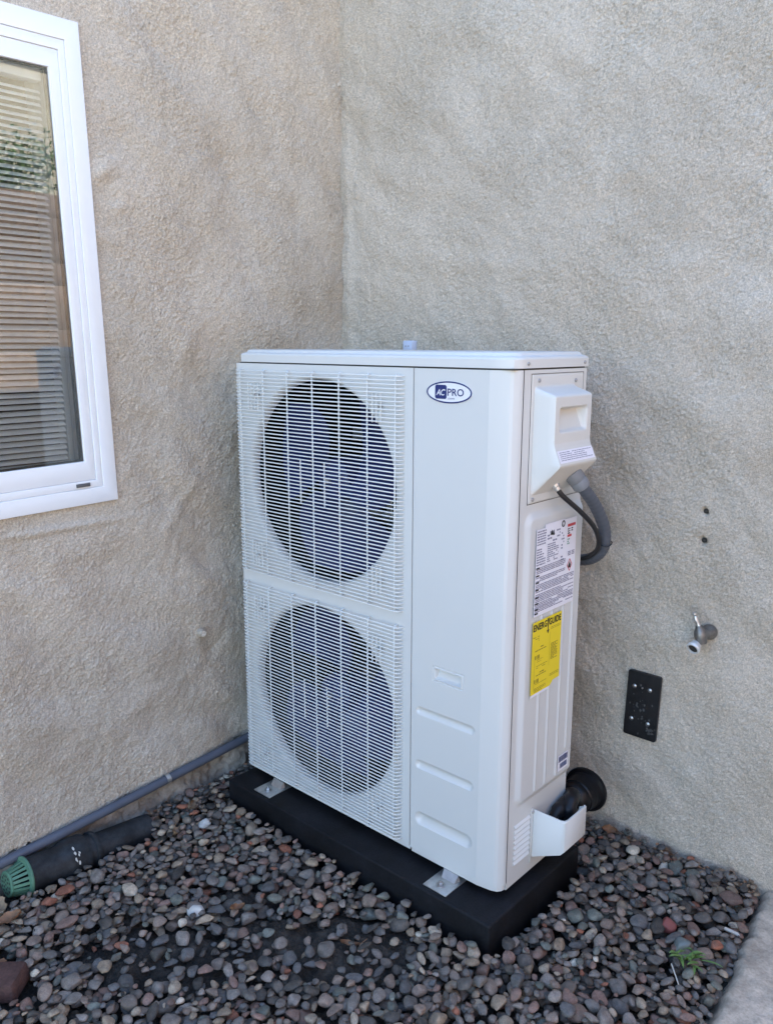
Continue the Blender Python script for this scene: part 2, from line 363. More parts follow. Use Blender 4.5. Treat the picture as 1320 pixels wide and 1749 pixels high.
# window (part of the house) -------------------------------------------------
wy1, wy0, wz0, wz1 = -.330, -1.40, .892, 2.128
py1, py0, pz0, pz1 = -.418, -1.31, 1.012, 2.008
fx = WX + .014
def ringbox(g, xa, xb, o, i, bev, mi=0):
    """mitred picture frame in the y-z plane; o, i = (y0, y1, z0, z1)"""
    def loop(x_, q): return [(x_, q[0], q[2]), (x_, q[1], q[2]), (x_, q[1], q[3]), (x_, q[0], q[3])]
    sh = lambda q, k: (q[0] + k, q[1] - k, q[2] + k, q[3] - k)
    L = [loop(xa, o), loop(xb - bev, o), loop(xb - bev * .3, sh(o, bev * .3)), loop(xb, sh(o, bev)), loop(xb, sh(i, -bev)), loop(xb - bev * .3, sh(i, -bev * .3)), loop(xb - bev, i), loop(xa, i)] if bev else [loop(xa, o), loop(xb, o), loop(xb, i), loop(xa, i)]
    g.add([p for l in L for p in l], [(a * 4 + k, a * 4 + (k + 1) % 4, (a + 1) * 4 + (k + 1) % 4, (a + 1) * 4 + k) for a in range(len(L) - 1) for k in range(4)], mi)
g = Geo(); ringbox(g, WX - .05, fx, (wy0, wy1, wz0, wz1), (wy0 + .04, wy1 - .042, wz0 + .045, wz1 - .05), .003)
window = mk('window', g, MT['vinyl'], house)
g = Geo(); ringbox(g, WX - .048, fx - .0025, (wy0 + .0405, wy1 - .0425, wz0 + .0455, wz1 - .0505), (wy0 + .058, wy1 - .06, wz0 + .066, wz1 - .075), .002)
mk('inner_frame', g, MT['vinyl'], window)
g = Geo(); ringbox(g, WX - .046, fx - .005, (wy0 + .0585, wy1 - .0605, wz0 + .0665, wz1 - .0755), (py0, py1, pz0, pz1), .003)
mk('sash', g, MT['vinyl'], window)
g = Geo(); g.box((WX - .0010, py0 - .005, pz0 - .005), (WX + .0020, py1 + .005, pz1 + .005)); mk('glass_pane', g, MT['glass'], window, 0)
g = Geo(); ringbox(g, WX - .005, WX - .0015, (py0 - .004, py1 + .004, pz0 - .004, pz1 + .004), (py0 + .008, py1 - .010, pz0 + .006, pz1 - .006), 0)
mk('glazing_shadow', g, MT['seam'], window, 0)  # dark ring puts the shadow at the glass edge into colour
g = Geo(); g.box((fx - .002, -.452, .943), (fx + .002, -.412, .953), 0, .001); mk('weep_cover', g, MT['inner'], window)
g = Geo(); ringbox(g, WX - .10, WX - .054, (py0 - .03, py1 + .016, pz0 - .03, pz1 + .03), (py0 + .02, py1 - .012, pz0 - .005, pz1 + .002), .003); mk('inner_jamb', g, MT['jamb'], window)
# dim room behind the window
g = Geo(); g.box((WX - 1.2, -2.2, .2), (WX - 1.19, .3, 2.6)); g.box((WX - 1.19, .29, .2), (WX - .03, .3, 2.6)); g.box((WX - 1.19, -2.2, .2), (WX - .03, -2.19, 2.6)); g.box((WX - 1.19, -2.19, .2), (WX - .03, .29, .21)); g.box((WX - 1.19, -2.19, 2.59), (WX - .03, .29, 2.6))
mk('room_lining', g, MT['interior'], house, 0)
window.rotation_euler = (.021, 0, 0)
blind = thing('window_blind', (WX - .10, -.9, 1.0), 'grey horizontal slat blind hanging behind the white framed window', 'blind')
g = Geo(); g.box((WX - .060, -1.27, pz1 - .020), (WX - .022, py1 - .016, pz1 + .02), 0, .002); mk('head_rail', g, MT['slat'], blind)
sg = Geo(); sw = .0098; a_ = R(-36)
for k in range(5):
    pass
prof = [(t * sw * math.cos(a_) - .002 * (1 - t * t) * math.sin(a_), t * sw * math.sin(a_) + .002 * (1 - t * t) * math.cos(a_)) for t in (-1, -.5, 0, .5, 1)]
vs = [(WX - .036 + px_, yy_, 1.5 + pz_) for yy_ in (-1.26, py1 - .018) for px_, pz_ in prof]
sg.add(vs, [(i, i + 1, i + 6, i + 5) for i in range(4)])
s0 = mk('slat', sg, MT['slat'], blind); z0 = s0.location.z
zs = np.arange(pz0 + .005, pz1 - .03, .0158)
for i, zz_ in enumerate(zs):
    s_ = s0 if i == 0 else s0.copy()
    if i: COL.objects.link(s_); s_.parent = blind
    s_.location.z = z0 + (zz_ - 1.5); s_.rotation_euler = (R(random.uniform(-.15, .15)), R(random.uniform(-4, 4)), 0)

# ------------------------------------------------------------------ ground
g = Geo(); g.add([(-80, -80, -.18), (80, -80, -.18), (80, 80, -.18), (-80, 80, -.18)], [(0, 1, 2, 3)]); mk('ground', g, MT['ground'], None, 0, kind='structure')
def slab_x(y_): return 1.428 + (.545 - y_) * .115
# concrete path on the right, with a worn broken edge
yy = np.arange(-3.2, .606, .012); uu = np.concatenate([np.linspace(-.03, .18, 22), np.linspace(.22, 2.2, 24)])
U, Yp = np.meshgrid(uu, yy)
ed = .0035 * field(len(yy), 64, .012, .12, .7, 3)[:, :1] + .002 * field(len(yy), 64, .012, .05, .5, 4)[:, :1]
top = -.088 + .0011 * field(len(yy), len(uu), .012, .07, .6, 8) - .06 * sstep(.012, -.03, U)
grid_obj('concrete_path', slab_x(Yp) + U + ed * sstep(.2, 0, U), Yp, top, MT['slab'], None, kind='structure')
# soil bed
GX = np.arange(-.20, 1.62, .008); GY = np.arange(-1.5, .66, .008); SX, SY = np.meshgrid(GX, GY)
patches = ((.725, -.285, .20, .12), (.42, -.60, .22, .11), (.55, -.36, .12, .07), (.37, -.34, .10, .055))
def patchw(X, Y):
    r_ = np.zeros_like(X)
    for cx, cy, a1, a2 in patches:
        c_, s_ = math.cos(.73), math.sin(.73); du = (X - cx) * c_ + (Y - cy) * s_; dv = -(X - cx) * s_ + (Y - cy) * c_
        r_ = np.maximum(r_, np.exp(-((du / a1) ** 2 + (dv / a2) ** 2) ** 1.5))
    return r_
soil = -.145 + .006 * field(len(GY), len(GX), .008, .15, .6, 21) + .003 * field(len(GY), len(GX), .008, .035, .6, 22) + .032 * patchw(SX, SY)
bed = grid_obj('gravel_bed', SX, SY, soil, MT['soil'], None, kind='structure')

# ------------------------------------------------------------------ pebbles: dropped one by one onto a height map
hs = .004; hx0, hy0 = -.20, -1.5
nxh, nyh = int(1.80 / hs), int(2.16 / hs)
hxs = hx0 + np.arange(nxh) * hs; hys = hy0 + np.arange(nyh) * hs
HX, HY = np.meshgrid(hxs, hys)
HM = np.interp(HX.ravel(), GX, np.arange(len(GX))).reshape(HX.shape), np.interp(HY.ravel(), GY, np.arange(len(GY))).reshape(HX.shape)
HM = soil[np.clip(np.rint(HM[1]).astype(int), 0, len(GY) - 1), np.clip(np.rint(HM[0]).astype(int), 0, len(GX) - 1)].copy()
HM[(HX > -.012) & (HX < 1.012) & (HY > -.088) & (HY < .358)] = 9
HM[HX < WX + .012] = 9; HM[HY > WY - .008] = 9
HM[HX > slab_x(HY) - .004] = 9
HM[(np.abs(HX + .085) < .05) & (HY < -.345) & (HY > -.80)] = 9
HM[(HX > .12) & (HX < .285) & (np.abs(HY + .905) < .05)] = 9                    # room for the brick
PW = np.clip(patchw(HX, HY) * (1.1 + .40 * field(nyh, nxh, hs, .08, .6, 77)), 0, 1)
weights = np.array([p[1] for p in PAL]); weights = weights / weights.sum()
stones = []; IDM = -np.ones(HM.shape, int)
DROP_BOUND = lambda px_, py_: (py_ + .953) * 1.242 - (px_ - .336) * 1.121 > -.42       # everything up to .25 m past the frame's lower edge
tries = 0
while tries < 12500:
    tries += 1
    big = tries < 700
    a = float(np.clip(RNG.lognormal(math.log(.0165), .28), .0085, .027)) if not big else float(np.clip(RNG.lognormal(math.log(.0205), .2), .014, .030))
    if tries > 7600: a *= .72
    b = a * RNG.uniform(.52, .92); c = b * RNG.uniform(.42, .8); th = RNG.uniform(0, math.pi)
    best = None; n_ = int(a / hs) + 1; oy, ox = np.mgrid[-n_:n_ + 1, -n_:n_ + 1]
    du = (ox * hs) * math.cos(th) + (oy * hs) * math.sin(th); dv = -(ox * hs) * math.sin(th) + (oy * hs) * math.cos(th)
    q = (du / a) ** 2 + (dv / b) ** 2; ins = q < 1; t = c * np.sqrt(np.clip(1 - q, 0, 1))
    for k in range(6):
        px_, py_ = RNG.uniform(-.16, 1.5), RNG.uniform(-1.35, .61)
        if not DROP_BOUND(px_, py_): continue
        ix, iy = int((px_ - hx0) / hs), int((py_ - hy0) / hs)
        if ix - n_ < 0 or iy - n_ < 0 or ix + n_ >= nxh or iy + n_ >= nyh: continue
        pw = PW[iy, ix]
        if RNG.random() < min(pw * 1.6, .955): continue
        sub = HM[iy - n_:iy + n_ + 1, ix - n_:ix + n_ + 1]
        zc = float((sub + t * .82)[ins].max())
        if best is None or zc < best[0]: best = (zc, px_, py_, ix, iy)
    if best is None: continue
    zc, px_, py_, ix, iy = best
    bump = .016 * max(0, 1 - abs(py_ - .5) / .4) if px_ > 1.0 else 0
    if -.13 < py_ < -.08 or 1.0 < px_ < 1.05: bump = max(bump, .020)
    if zc > -.088 + bump + (.010 if big else 0): continue
    sl_ = (slice(iy - n_, iy + n_ + 1), slice(ix - n_, ix + n_ + 1))
    topz = np.where(ins, zc + t, -9); hit = topz > HM[sl_]
    HM[sl_] = np.where(hit, topz, HM[sl_]); sid = len(stones)
    IDM[sl_] = np.where(hit & ins, sid, IDM[sl_])
    wet = max(PW[iy, ix], math.exp(-(((px_ - .5) / .22) ** 2 + ((py_ + .36) / .16) ** 2)))
    wts = weights.copy()
    if RNG.random() < wet * .8: wts = np.array([1, 2, 1, 4, .3, 1, 0, .3, 0, 2, 7.]); wts /= wts.sum()
    stones.append((px_, py_, zc, a, b, c, th, int(RNG.choice(len(PAL), p=wts)), int(RNG.integers(0, 14)), RNG.uniform(-.22, .22), RNG.uniform(-.22, .22)))
# base shapes
base = []
for s_ in range(14):
    bm = bmesh.new(); bmesh.ops.create_icosphere(bm, subdivisions=3, radius=1)
    rr = np.random.default_rng(100 + s_); K = rr.normal(0, 1.15, (5, 3)); ph = rr.uniform(0, 6.28, 5)
    cuts = [(Vector(rr.normal(0, 1, 3)).normalized(), rr.uniform(.52, .84)) for _ in range(7)]
    for q in bm.verts:
        d = q.co.normalized(); h = 1 + sum(.068 * math.sin(K[i] @ np.array(d) * 1.6 + ph[i]) for i in range(5))
        p = d * h
        for nrm, off in cuts:
            e = p.dot(nrm) - off
            if e > 0: p -= nrm * e * .85
        q.co = p
    bm.verts.index_update()
    base.append((np.array([q.co[:] for q in bm.verts]), np.array([[q.index for q in f.verts] for f in bm.faces]))); bm.free()
base_lo = []
for v_, f_ in base:                                                             # lighter copies for the smallest stones
    bm = bmesh.new(); bmesh.ops.create_icosphere(bm, subdivisions=2, radius=1); bm.verts.index_update()
    d_ = np.array([q.co.normalized()[:] for q in bm.verts]); vn = v_ / np.linalg.norm(v_, axis=1, keepdims=True)
    base_lo.append((v_[np.argmax(d_ @ vn.T, 1)], np.array([[q.index for q in f.verts] for f in bm.faces]))); bm.free()
# which pebbles show largest: seen area in the height map, in frame, weighted by closeness
cnt = np.bincount(IDM[IDM >= 0].ravel(), minlength=len(stones)).astype(float)
cw = np.array(co.matrix_world.translation)
def in_frame(p):
    d = np.array(p) - cw; zf = d @ np.array(fw)
    return abs(d @ np.array(rt2) / zf) < 660 / 1398.83 and abs(d @ np.array(up2) / zf) < 874.5 / 1398.83, zf
score = []
for i, s_ in enumerate(stones):
    f_, zf = in_frame(s_[:3]); score.append(cnt[i] / zf ** 2 if f_ else 0)
order = np.argsort(-np.array(score)); chosen = set(int(i) for i in order[:300])
meshes = {}
def stone_matrix(s_):
    return Matrix.Translation((s_[0], s_[1], s_[2])) @ Matrix.Rotation(s_[6], 4, 'Z') @ Matrix.Rotation(s_[9], 4, 'X') @ Matrix.Rotation(s_[10], 4, 'Y') @ Matrix.Diagonal((s_[3], s_[4], s_[5], 1))
VV, FF, MI = [], [], []; off = 0
bl = Vector(bed.location)
for i, s_ in enumerate(stones):
    Mx = stone_matrix(s_)
    if i in chosen:
        key = (s_[8], s_[7])
        if key not in meshes:
            me = bpy.data.meshes.new('pebble'); v, f = base[s_[8]]; me.from_pydata(v.tolist(), [], f.tolist()); me.materials.append(STONE[s_[7]]); smooth(me, 60); meshes[key] = me
        o = bpy.data.objects.new('pebble', meshes[key]); COL.objects.link(o); o.parent = bed
        o.matrix_local = Matrix.Translation(-bl) @ Mx
    else:
        v, f = (base if s_[3] > .0145 and cnt[i] > 3 else base_lo)[s_[8]]; A = np.array(Mx)
        VV.append(v @ A[:3, :3].T + A[:3, 3]); FF.append(f + off); off += len(v); MI.append(np.full(len(f), s_[7]))
VV = np.concatenate(VV); FF = np.concatenate(FF); MI = np.concatenate(MI)
me = bpy.data.meshes.new('small_pebbles'); me.vertices.add(len(VV)); me.vertices.foreach_set('co', (VV - np.array(bl)).astype(np.float32).ravel())
me.loops.add(len(FF) * 3); me.loops.foreach_set('vertex_index', FF.astype(np.int32).ravel()); me.polygons.add(len(FF)); me.polygons.foreach_set('loop_start', (np.arange(len(FF)) * 3).astype(np.int32))
me.update(calc_edges=True)
for q in STONE: me.materials.append(q)
me.polygons.foreach_set('material_index', MI.astype(np.int32)); me.polygons.foreach_set('use_smooth', np.ones(len(FF), bool)); me.update()
o = bpy.data.objects.new('small_pebbles', me); COL.objects.link(o); o.parent = bed; o['kind'] = 'stuff'
print('stones', len(stones))
def ground_z(x_, y_):
    ix, iy = int((x_ - hx0) / hs), int((y_ - hy0) / hs)
    q = HM[max(iy - 2, 0):iy + 3, max(ix - 2, 0):ix + 3]; q = q[q < 1]; return float(q.mean()) if q.size else -.09

# ------------------------------------------------------------------ equipment pad
g = Geo(); g.box((-.004, -.080, -.135), (1.004, .352, -.0205), 0, .007, 3)
mk('equipment_pad', g, MT['pad'], None, 35, label='black plastic equipment pad lying on the pebbles under the heat pump', cat='pad')

# ------------------------------------------------------------------ heat pump
W, D, S, C1, C2, HB = .9696, .3188, .6862, .905, .040, 1.29
hp = thing('heat_pump', (W / 2, D / 2, -.0205), 'ivory two-fan heat pump outdoor unit standing on a black pad', 'heat pump')
P_ = MT['paint']
CIRC = ((.345, .968, .291), (.345, .328, .292))
# front fan panel with two round openings and bell mouths
g = Geo(); xa, xb, zb = .012, S - .0016, [0.014, .648, HB - .004]
N = 72
for (cx, cz, r_), (z0_, z1_) in zip(CIRC, ((zb[1], zb[2]), (zb[0], zb[1]))):
    inn, outp = [], []
    for k in range(N):
        th = 2 * math.pi * k / N; c_, s_ = math.cos(th), math.sin(th)
        inn.append((cx + r_ * c_, 0, cz + r_ * s_))
        tx = ((xb - cx) / c_ if c_ > 1e-9 else (xa - cx) / c_ if c_ < -1e-9 else 1e9); tz = ((z1_ - cz) / s_ if s_ > 1e-9 else (z0_ - cz) / s_ if s_ < -1e-9 else 1e9)
        t_ = min(tx, tz); outp.append((cx + t_ * c_, 0, cz + t_ * s_))
    g.add(inn + outp, [(k, (k + 1) % N, N + (k + 1) % N, N + k) for k in range(N)])
    for sx in (xa, xb):
        for sz in (z0_, z1_):                                                   # corner triangles
            i_ = sorted(range(N), key=lambda k: (outp[k][0] - sx) ** 2 + (outp[k][2] - sz) ** 2)[:12]
            ka = min((k for k in i_ if abs(outp[k][0] - sx) < 1e-6), key=lambda k: abs(outp[k][2] - sz)); kb = min((k for k in i_ if abs(outp[k][2] - sz) < 1e-6), key=lambda k: abs(outp[k][0] - sx))
            if ka != kb: g.add([outp[ka], outp[kb], (sx, 0, sz)], [(0, 1, 2)])
# rounded left edge and left flank
e = [(.012 - .012 * math.sin(t), .012 - .012 * math.cos(t)) for t in np.linspace(0, math.pi / 2, 6)]
e.append((0, D))
g.add([(a, b, z_) for z_ in (zb[0], zb[2]) for a, b in e], [(i, i + 1, len(e) + i + 1, len(e) + i) for i in range(len(e) - 1)])
# folded rims: right joint, top and bottom
g.add([(xb, 0, zb[0]), (xb, .012, zb[0]), (xb, .012, zb[2]), (xb, 0, zb[2])], [(0, 1, 2, 3)])
g.add([(xa, 0, zb[2]), (xb, 0, zb[2]), (xb, .02, zb[2]), (xa, .02, zb[2])], [(0, 1, 2, 3)])
g.box((.006, .004, .001), (xb, .010, .0138))
fp = mk('fan_panel', g, P_, hp, 30)
for cx, cz, r_ in CIRC:
    g = Geo(); prof = [(r_, -.0002), (r_ - .003, .0008), (r_ - .007, .004), (r_ - .0105, .010), (r_ - .0120, .016), (r_ - .0125, .026), (r_ - .0115, .029)]
    g.rev(prof, (cx, 0, cz), (0, 1, 0), 72)
    mk('fan_shroud', g, MT['plastic'], hp, 60)
# interior: coil and cavity liners coloured black for the shade inside, motor brackets
g = Geo(); g.box((.004, D - .03, .015), (S, D - .022, 1.28)); g.box((S - .001, .02, .015), (S + .001, D - .03, 1.28)); g.box((.0035, .03, .015), (.006, D - .03, 1.28)); g.box((.006, .03, .646), (S - .001, D - .03, .652)); g.box((.006, .03, .0155), (S - .001, D - .03, .018)); g.box((.006, .03, 1.275), (S - .001, D - .03, 1.279))
mk('coil_and_dark_liner', g, MT['coil'], hp, 0)
def tri_fan(cx, cz, rot):
    g = Geo()
    for b in range(3):
        nu, nv = 9, 12; vs = []
        for i in range(nu + 1):
            r_ = .058 + (.270 - .058) * i / nu
            sweep = .55 * (i / nu) ** 1.5
            for j in range(nv + 1):
                t_ = j / nv; span = 1.15 + .55 * math.sin(math.pi * min(1, i / nu * .8 + .15))
                th = rot + b * 2 * math.pi / 3 + sweep + (t_ - .5) * span
                yv = .092 + (t_ - .5) * .072 * (1.25 - .45 * i / nu) + .014 * math.sin(math.pi * t_) * (i / nu)
                vs.append((cx + r_ * math.cos(th), yv, cz + r_ * math.sin(th)))
        bl_ = Geo().add(vs, [(i * (nv + 1) + j, i * (nv + 1) + j + 1, (i + 1) * (nv + 1) + j + 1, (i + 1) * (nv + 1) + j) for i in range(nu) for j in range(nv)])
        yield bl_
for (cx, cz, r_), rot in zip(CIRC, (.25, -.35)):
    g = Geo(); g.rev([(.0, .050), (.02, .050), (.05, .054), (.060, .062), (.062, .075), (.062, .14), (.03, .145)], (cx, 0, cz), (0, 1, 0), 36)
    fan = mk('fan', g, MT['fan'], hp, 40)
    for bg_ in tri_fan(cx, cz, rot): mk('blade', bg_, MT['fan'], fan, 60)
    g = Geo(); g.rev([(.0, .036), (.007, .036), (.0085, .039), (.0085, .050)], (cx - .004, 0, cz), (0, 1, 0), 6); mk('hub_nut', g, MT['galv'], fan, 20)
    g = Geo()
    for bx in (.075, .115): g.box((cx + bx, .20, cz - .31), (cx + bx + .022, .212, cz + .30), 0, .002)
    g.box((cx - .05, .19, cz + .10), (cx + .16, .199, cz + .135), 0, .002); g.box((cx - .05, .19, cz - .13), (cx + .16, .199, cz - .10), 0, .002)
    mk('motor_bracket', g, MT['galv'], hp)
    g = Geo(); g.rev([(.0, .15), (.055, .15), (.06, .156), (.06, .215), (.0, .22)], (cx, 0, cz), (0, 1, 0), 28); mk('fan_motor', g, MT['inner'], hp)
# wire guards
for gi, (z0_, z1_) in enumerate(((.668, 1.270), (.022, .632))):
    gx0, gx1, dp = .021, .657, -.019
    g = Geo()
    for xw in (.0405, .142, .244, .3445, .4455, .546, .6395):                     # upright wires, bent back at the ends
        g.tube([(xw, -.001, z1_ - .002), (xw, -.010, z1_ - .001), (xw, dp + .0042, z1_ - .008), (xw, dp + .0042, z0_ + .008), (xw, -.010, z0_ + .001), (xw, -.001, z0_ + .002)], .0021, 6)
    cz = CIRC[gi][1]
    for xw in (.294, .3885): g.tube([(xw, dp + .0042, cz - .062), (xw, dp + .0042, cz + .06)], .0021, 6)
    for xs, zc_ in ((.5635, z1_ - .0825), (.0765, z1_ - .0765), (.5635, z0_ + .0745), (.0765, z0_ + .0615)):
        for k in range(3 if xs > .3 else 4): g.tube([(xs + k * .0143, dp + .0042, zc_ - .038), (xs + k * .0143, dp + .0042, zc_ + .037)], .0017, 6)
    guard = mk('wire_guard', g, MT['wire'], hp, 60)
    path = [(gx0, -.0005, 0), (gx0 + .0005, -.008, 0), (gx0 + .004, -.0155, 0), (gx0 + .011, dp, 0), ((gx0 + gx1) / 2, dp, 0), (gx1 - .011, dp, 0), (gx1 - .004, -.0155, 0), (gx1 - .0005, -.008, 0), (gx1, -.0005, 0)]
    n_w = 59; w0 = None
    for k in range(n_w):
        zk = z0_ + .004 + (z1_ - z0_ - .008) * k / (n_w - 1)
        if w0 is None:
            wg = Geo().tube([(a, b, zk) for a, b, _ in path], .00175, 6); w0 = mk('wire', wg, MT['wire'], guard, 60); zb0 = w0.location.z; zk0 = zk; o = w0
        else:
            o = w0.copy(); COL.objects.link(o); o.parent = guard
        o.location.z = zb0 + zk - zk0
    for xs, zs_ in ((.586, z1_ - .078), (.108, z1_ - .072), (.586, z0_ + .07), (.108, z0_ + .058)):
        gg = Geo(); gg.rev([(.0, -.0165), (.004, -.0165), (.0055, -.0145), (.0055, -.012), (.0025, -.012), (.0025, 0)], (xs, 0, zs_), (0, 1, 0), 10); mk('screw', gg, MT['steel'], guard)
# service panel: fine sheet with pressed grooves and a finger pull
gx = np.concatenate([np.arange(S + .0016, C1, .0024), [C1]]); gz = np.concatenate([np.arange(.012, HB - .004, .0024), [HB - .004]])
X2, Z2 = np.meshgrid(gx, gz); Dp = np.zeros_like(X2)
for zc_, hh, dd in ((.4155, .0105, .0062), (.2645, .0125, .0075), (.1100, .0185, .0105)):
    ex = np.maximum(np.abs(X2 - .7965) - (.092 - hh), 0); d = np.hypot(ex, Z2 - zc_) / hh; Dp += dd * np.clip(1 - d ** 2.2, 0, 1)
dx = np.abs(X2 - .8050) - .047; dz = np.abs(Z2 - .5300) - .0195; d = np.maximum(dx, dz)
Dp += .0022 * ((d > -.0016) & (d < .0012)); sl_ = np.clip((Z2 - .513) / .033, 0, 1)
Dp += np.where(d < -.006, .006 + .013 * sl_, 0) * sstep(-.006, -.0085, d)
Dp += .0012 * sstep(.004, 0, np.abs(Z2 - .0215) - .0008) * 0
panel = grid_obj('service_panel', X2, Dp, Z2, P_, hp, ang=40)
# chamfered and rounded corner of the panel
pr = [(C1, 0), (.9455, .0075), (.9530, .0100), (.9595, .0145), (.9645, .0210), (.9680, .0290), (W - .0003, .0375)]
g = Geo(); g.add([(a, b, z_) for z_ in (.012, HB - .004) for a, b in pr], [(i, i + 1, len(pr) + i + 1, len(pr) + i) for i in range(len(pr) - 1)])
g.add([(S + .0016, 0, .012), (S + .0016, .012, .012), (S + .0016, .012, HB - .004), (S + .0016, 0, HB - .004)], [(3, 2, 1, 0)])
mk('corner_post', g, P_, hp, 14)
# lower lip of the panel
pl_ = [(S + .004, .004), (C1, .004), (.944, .0105), (.958, .0165), (.9655, .027), (.967, .036)]
g = Geo(); g.add([(a, b, z_) for z_ in (-.001, .0118) for a, b in pl_], [(i, i + 1, len(pl_) + i + 1, len(pl_) + i) for i in range(len(pl_) - 1)]); mk('base_lip', g, P_, hp, 14)
# dark joint liners
g = Geo(); g.box((S - .0016, .0035, .012), (S + .0016, .006, HB - .004)); mk('panel_joint', g, MT['seam'], hp, 0)
g = Geo(); g.box((W - .006, .0380, .010), (W - .0024, .0402, HB - .002)); mk('panel_joint', g, MT['seam'], hp, 0)
g = Geo(); g.box((.02, .004, HB - .0038), (W - .004, D - .004, HB - .0006)); mk('panel_joint', g, MT['seam'], hp, 0)
# side panel: raised field, ribs, louvres
gy = np.concatenate([np.arange(.0404, D, .0024), [D]]); gz = np.concatenate([np.arange(.014, HB - .004, .0026), [HB - .004]])
Y3, Z3 = np.meshgrid(gy, gz); Xo = np.zeros_like(Y3)
def rrect(Y, Z, y0, y1, z0, z1, r_):
    cy, cz = (y0 + y1) / 2, (z0 + z1) / 2; qx = np.abs(Y - cy) - (y1 - y0) / 2 + r_; qz = np.abs(Z - cz) - (z1 - z0) / 2 + r_
    return np.hypot(np.maximum(qx, 0), np.maximum(qz, 0)) + np.minimum(np.maximum(qx, qz), 0) - r_
d = rrect(Y3, Z3, .058, .345, .205, .962, .035); Xo += .0090 * sstep(0, -.022, d)
for yr, zl in ((.141, .233), (.189, .233), (.243, .233), (.289, .296)):
    e_ = np.maximum(np.maximum(zl - Z3, Z3 - .695), 0); rr = np.hypot(e_, Y3 - yr) / .0062; Xo += .0030 * np.clip(1 - rr ** 2, 0, 1)
grid_obj('side_panel', W + Xo, Y3, Z3, P_, hp, ang=40, flip=False)
g = Geo(); g.box((.003, .0425, -.006), (W - .002, D, .0135)); mk('base_pan', g, P_, hp)
g = Geo(); g.box((.004, D - .020, .0145), (W - .003, D - .0015, HB - .005)); mk('rear_panel', g, P_, hp)
# louvres low on the side
for k in range(8):
    zc_ = .158 - k * .0145; g = Geo()
    g.add([(W + .0003, .067, zc_ + .004), (W + .0003, .138, zc_ + .004), (W + .0045, .138, zc_ - .003), (W + .0045, .067, zc_ - .003), (W + .0003, .067, zc_ - .0045), (W + .0003, .138, zc_ - .0045)], [(0, 3, 2, 1), (3, 4, 5, 2), (0, 4, 3), (1, 2, 5)])
    mk('louvre', g, MT['wire'], hp, 0)
# lid
def lidprof(o_): return [(.032 - o_ * .6, D), (.032 - o_ * .6, -.001 + o_ * .0), (C1, -.002 - o_ * .5), (.9465, .0055 - o_ * .4), (.960, .0125 - o_ * .2), (.9690, .0265), (W + .0015, .040), (W + .0015, D)]
ring = [(a, b) for a, b in lidprof(0)]; ring[0] = (.032, D + .004); ring[-1] = (W + .0015, D + .004)
def inset(rg, k):
    cx, cy = .5, .165; return [(a + (k if a < cx else -k) * (1 if abs(a - cx) > .44 else 1), b + (k if b < cy else -k)) for a, b in rg]
lv = [(ring, HB), (ring, HB + .0195), (inset(ring, .0022), HB + .0235), (inset(ring, .012), HB + .0275), (inset(ring, .016), HB + .0335), (inset(ring, .020), HB + .0352)]
g = Geo(); n_ = len(ring); vs = [(a, b, z_) for rg, z_ in lv for a, b in rg]
g.add(vs, [(i * n_ + k, i * n_ + (k + 1) % n_, (i + 1) * n_ + (k + 1) % n_, (i + 1) * n_ + k) for i in range(len(lv) - 1) for k in range(n_)] + [tuple(range((len(lv) - 1) * n_, len(lv) * n_))])
lid = mk('lid', g, P_, hp, 25)
for yy_ in (.052, .304):
    g = Geo(); g.rev([(.0, .0035), (.0028, .0033), (.0042, .0018), (.0042, 0)], (W + .0015, yy_, HB + .010), (1, 0, 0), 12); mk('screw', g, MT['steel'], lid)
# electrical cover on the side
gy = np.arange(.070, .3025, .0022); gz = np.arange(.980, 1.2765, .0022); Y4, Z4 = np.meshgrid(gy, gz)
d = rrect(Y4, Z4, .0705, .302, .9805, 1.276, .006); Xo = np.where(d < 0, .0024, 0) * sstep(0, -.0024, d)
f_ = np.interp(Z4, [.990, 1.000, 1.069, 1.075, 1.112, 1.122, 1.238, 1.240], [0, .0, .066, .0685, .0530, .0505, .0505, .0505])
topf = sstep(1.250, 1.226, Z4); f_ = f_ * topf
yl = .082; yr_ = .2590 + .004 * sstep(1.12, 1.07, Z4)
side = np.clip((Y4 - yl) / .008, 0, 1) * np.clip((yr_ - Y4) / .006, 0, 1)
side = 1 - (1 - side) ** 2
hum = f_ * side
dr = rrect(Y4, Z4, .108, .236, 1.144, 1.204, .010)                               # hand hold
pocket = sstep(0, -.009, dr) * .026 * np.clip(.35 + .75 * (Z4 - 1.146) / .052, 0, 1)
ec = grid_obj('electrical_cover', W + Xo + hum - pocket * (hum > .03), Y4, Z4, MT['plastic'], hp, ang=50)
for yy_, zz_ in ((.098, 1.262), (.262, 1.258), (.088, .990), (.29, .992)):
    g = Geo(); g.rev([(.0, .004), (.003, .0036), (.0046, .002), (.0046, 0)], (W + .0024, yy_, zz_), (1, 0, 0), 12); mk('screw', g, MT['steel'], ec)
g = Geo(); g.box((W - .0016, .0690, .9790), (W + .0007, .0705, 1.2775)); g.box((W - .0016, .0706, 1.2764), (W + .0007, .3035, 1.2776)); g.box((W - .0016, .0706, .9788), (W + .0007, .3035, .9800)); g.box((W - .0016, .3022, .98), (W + .0007, .3036, 1.2763))
mk('cover_joint', g, MT['seam'], ec, 0)
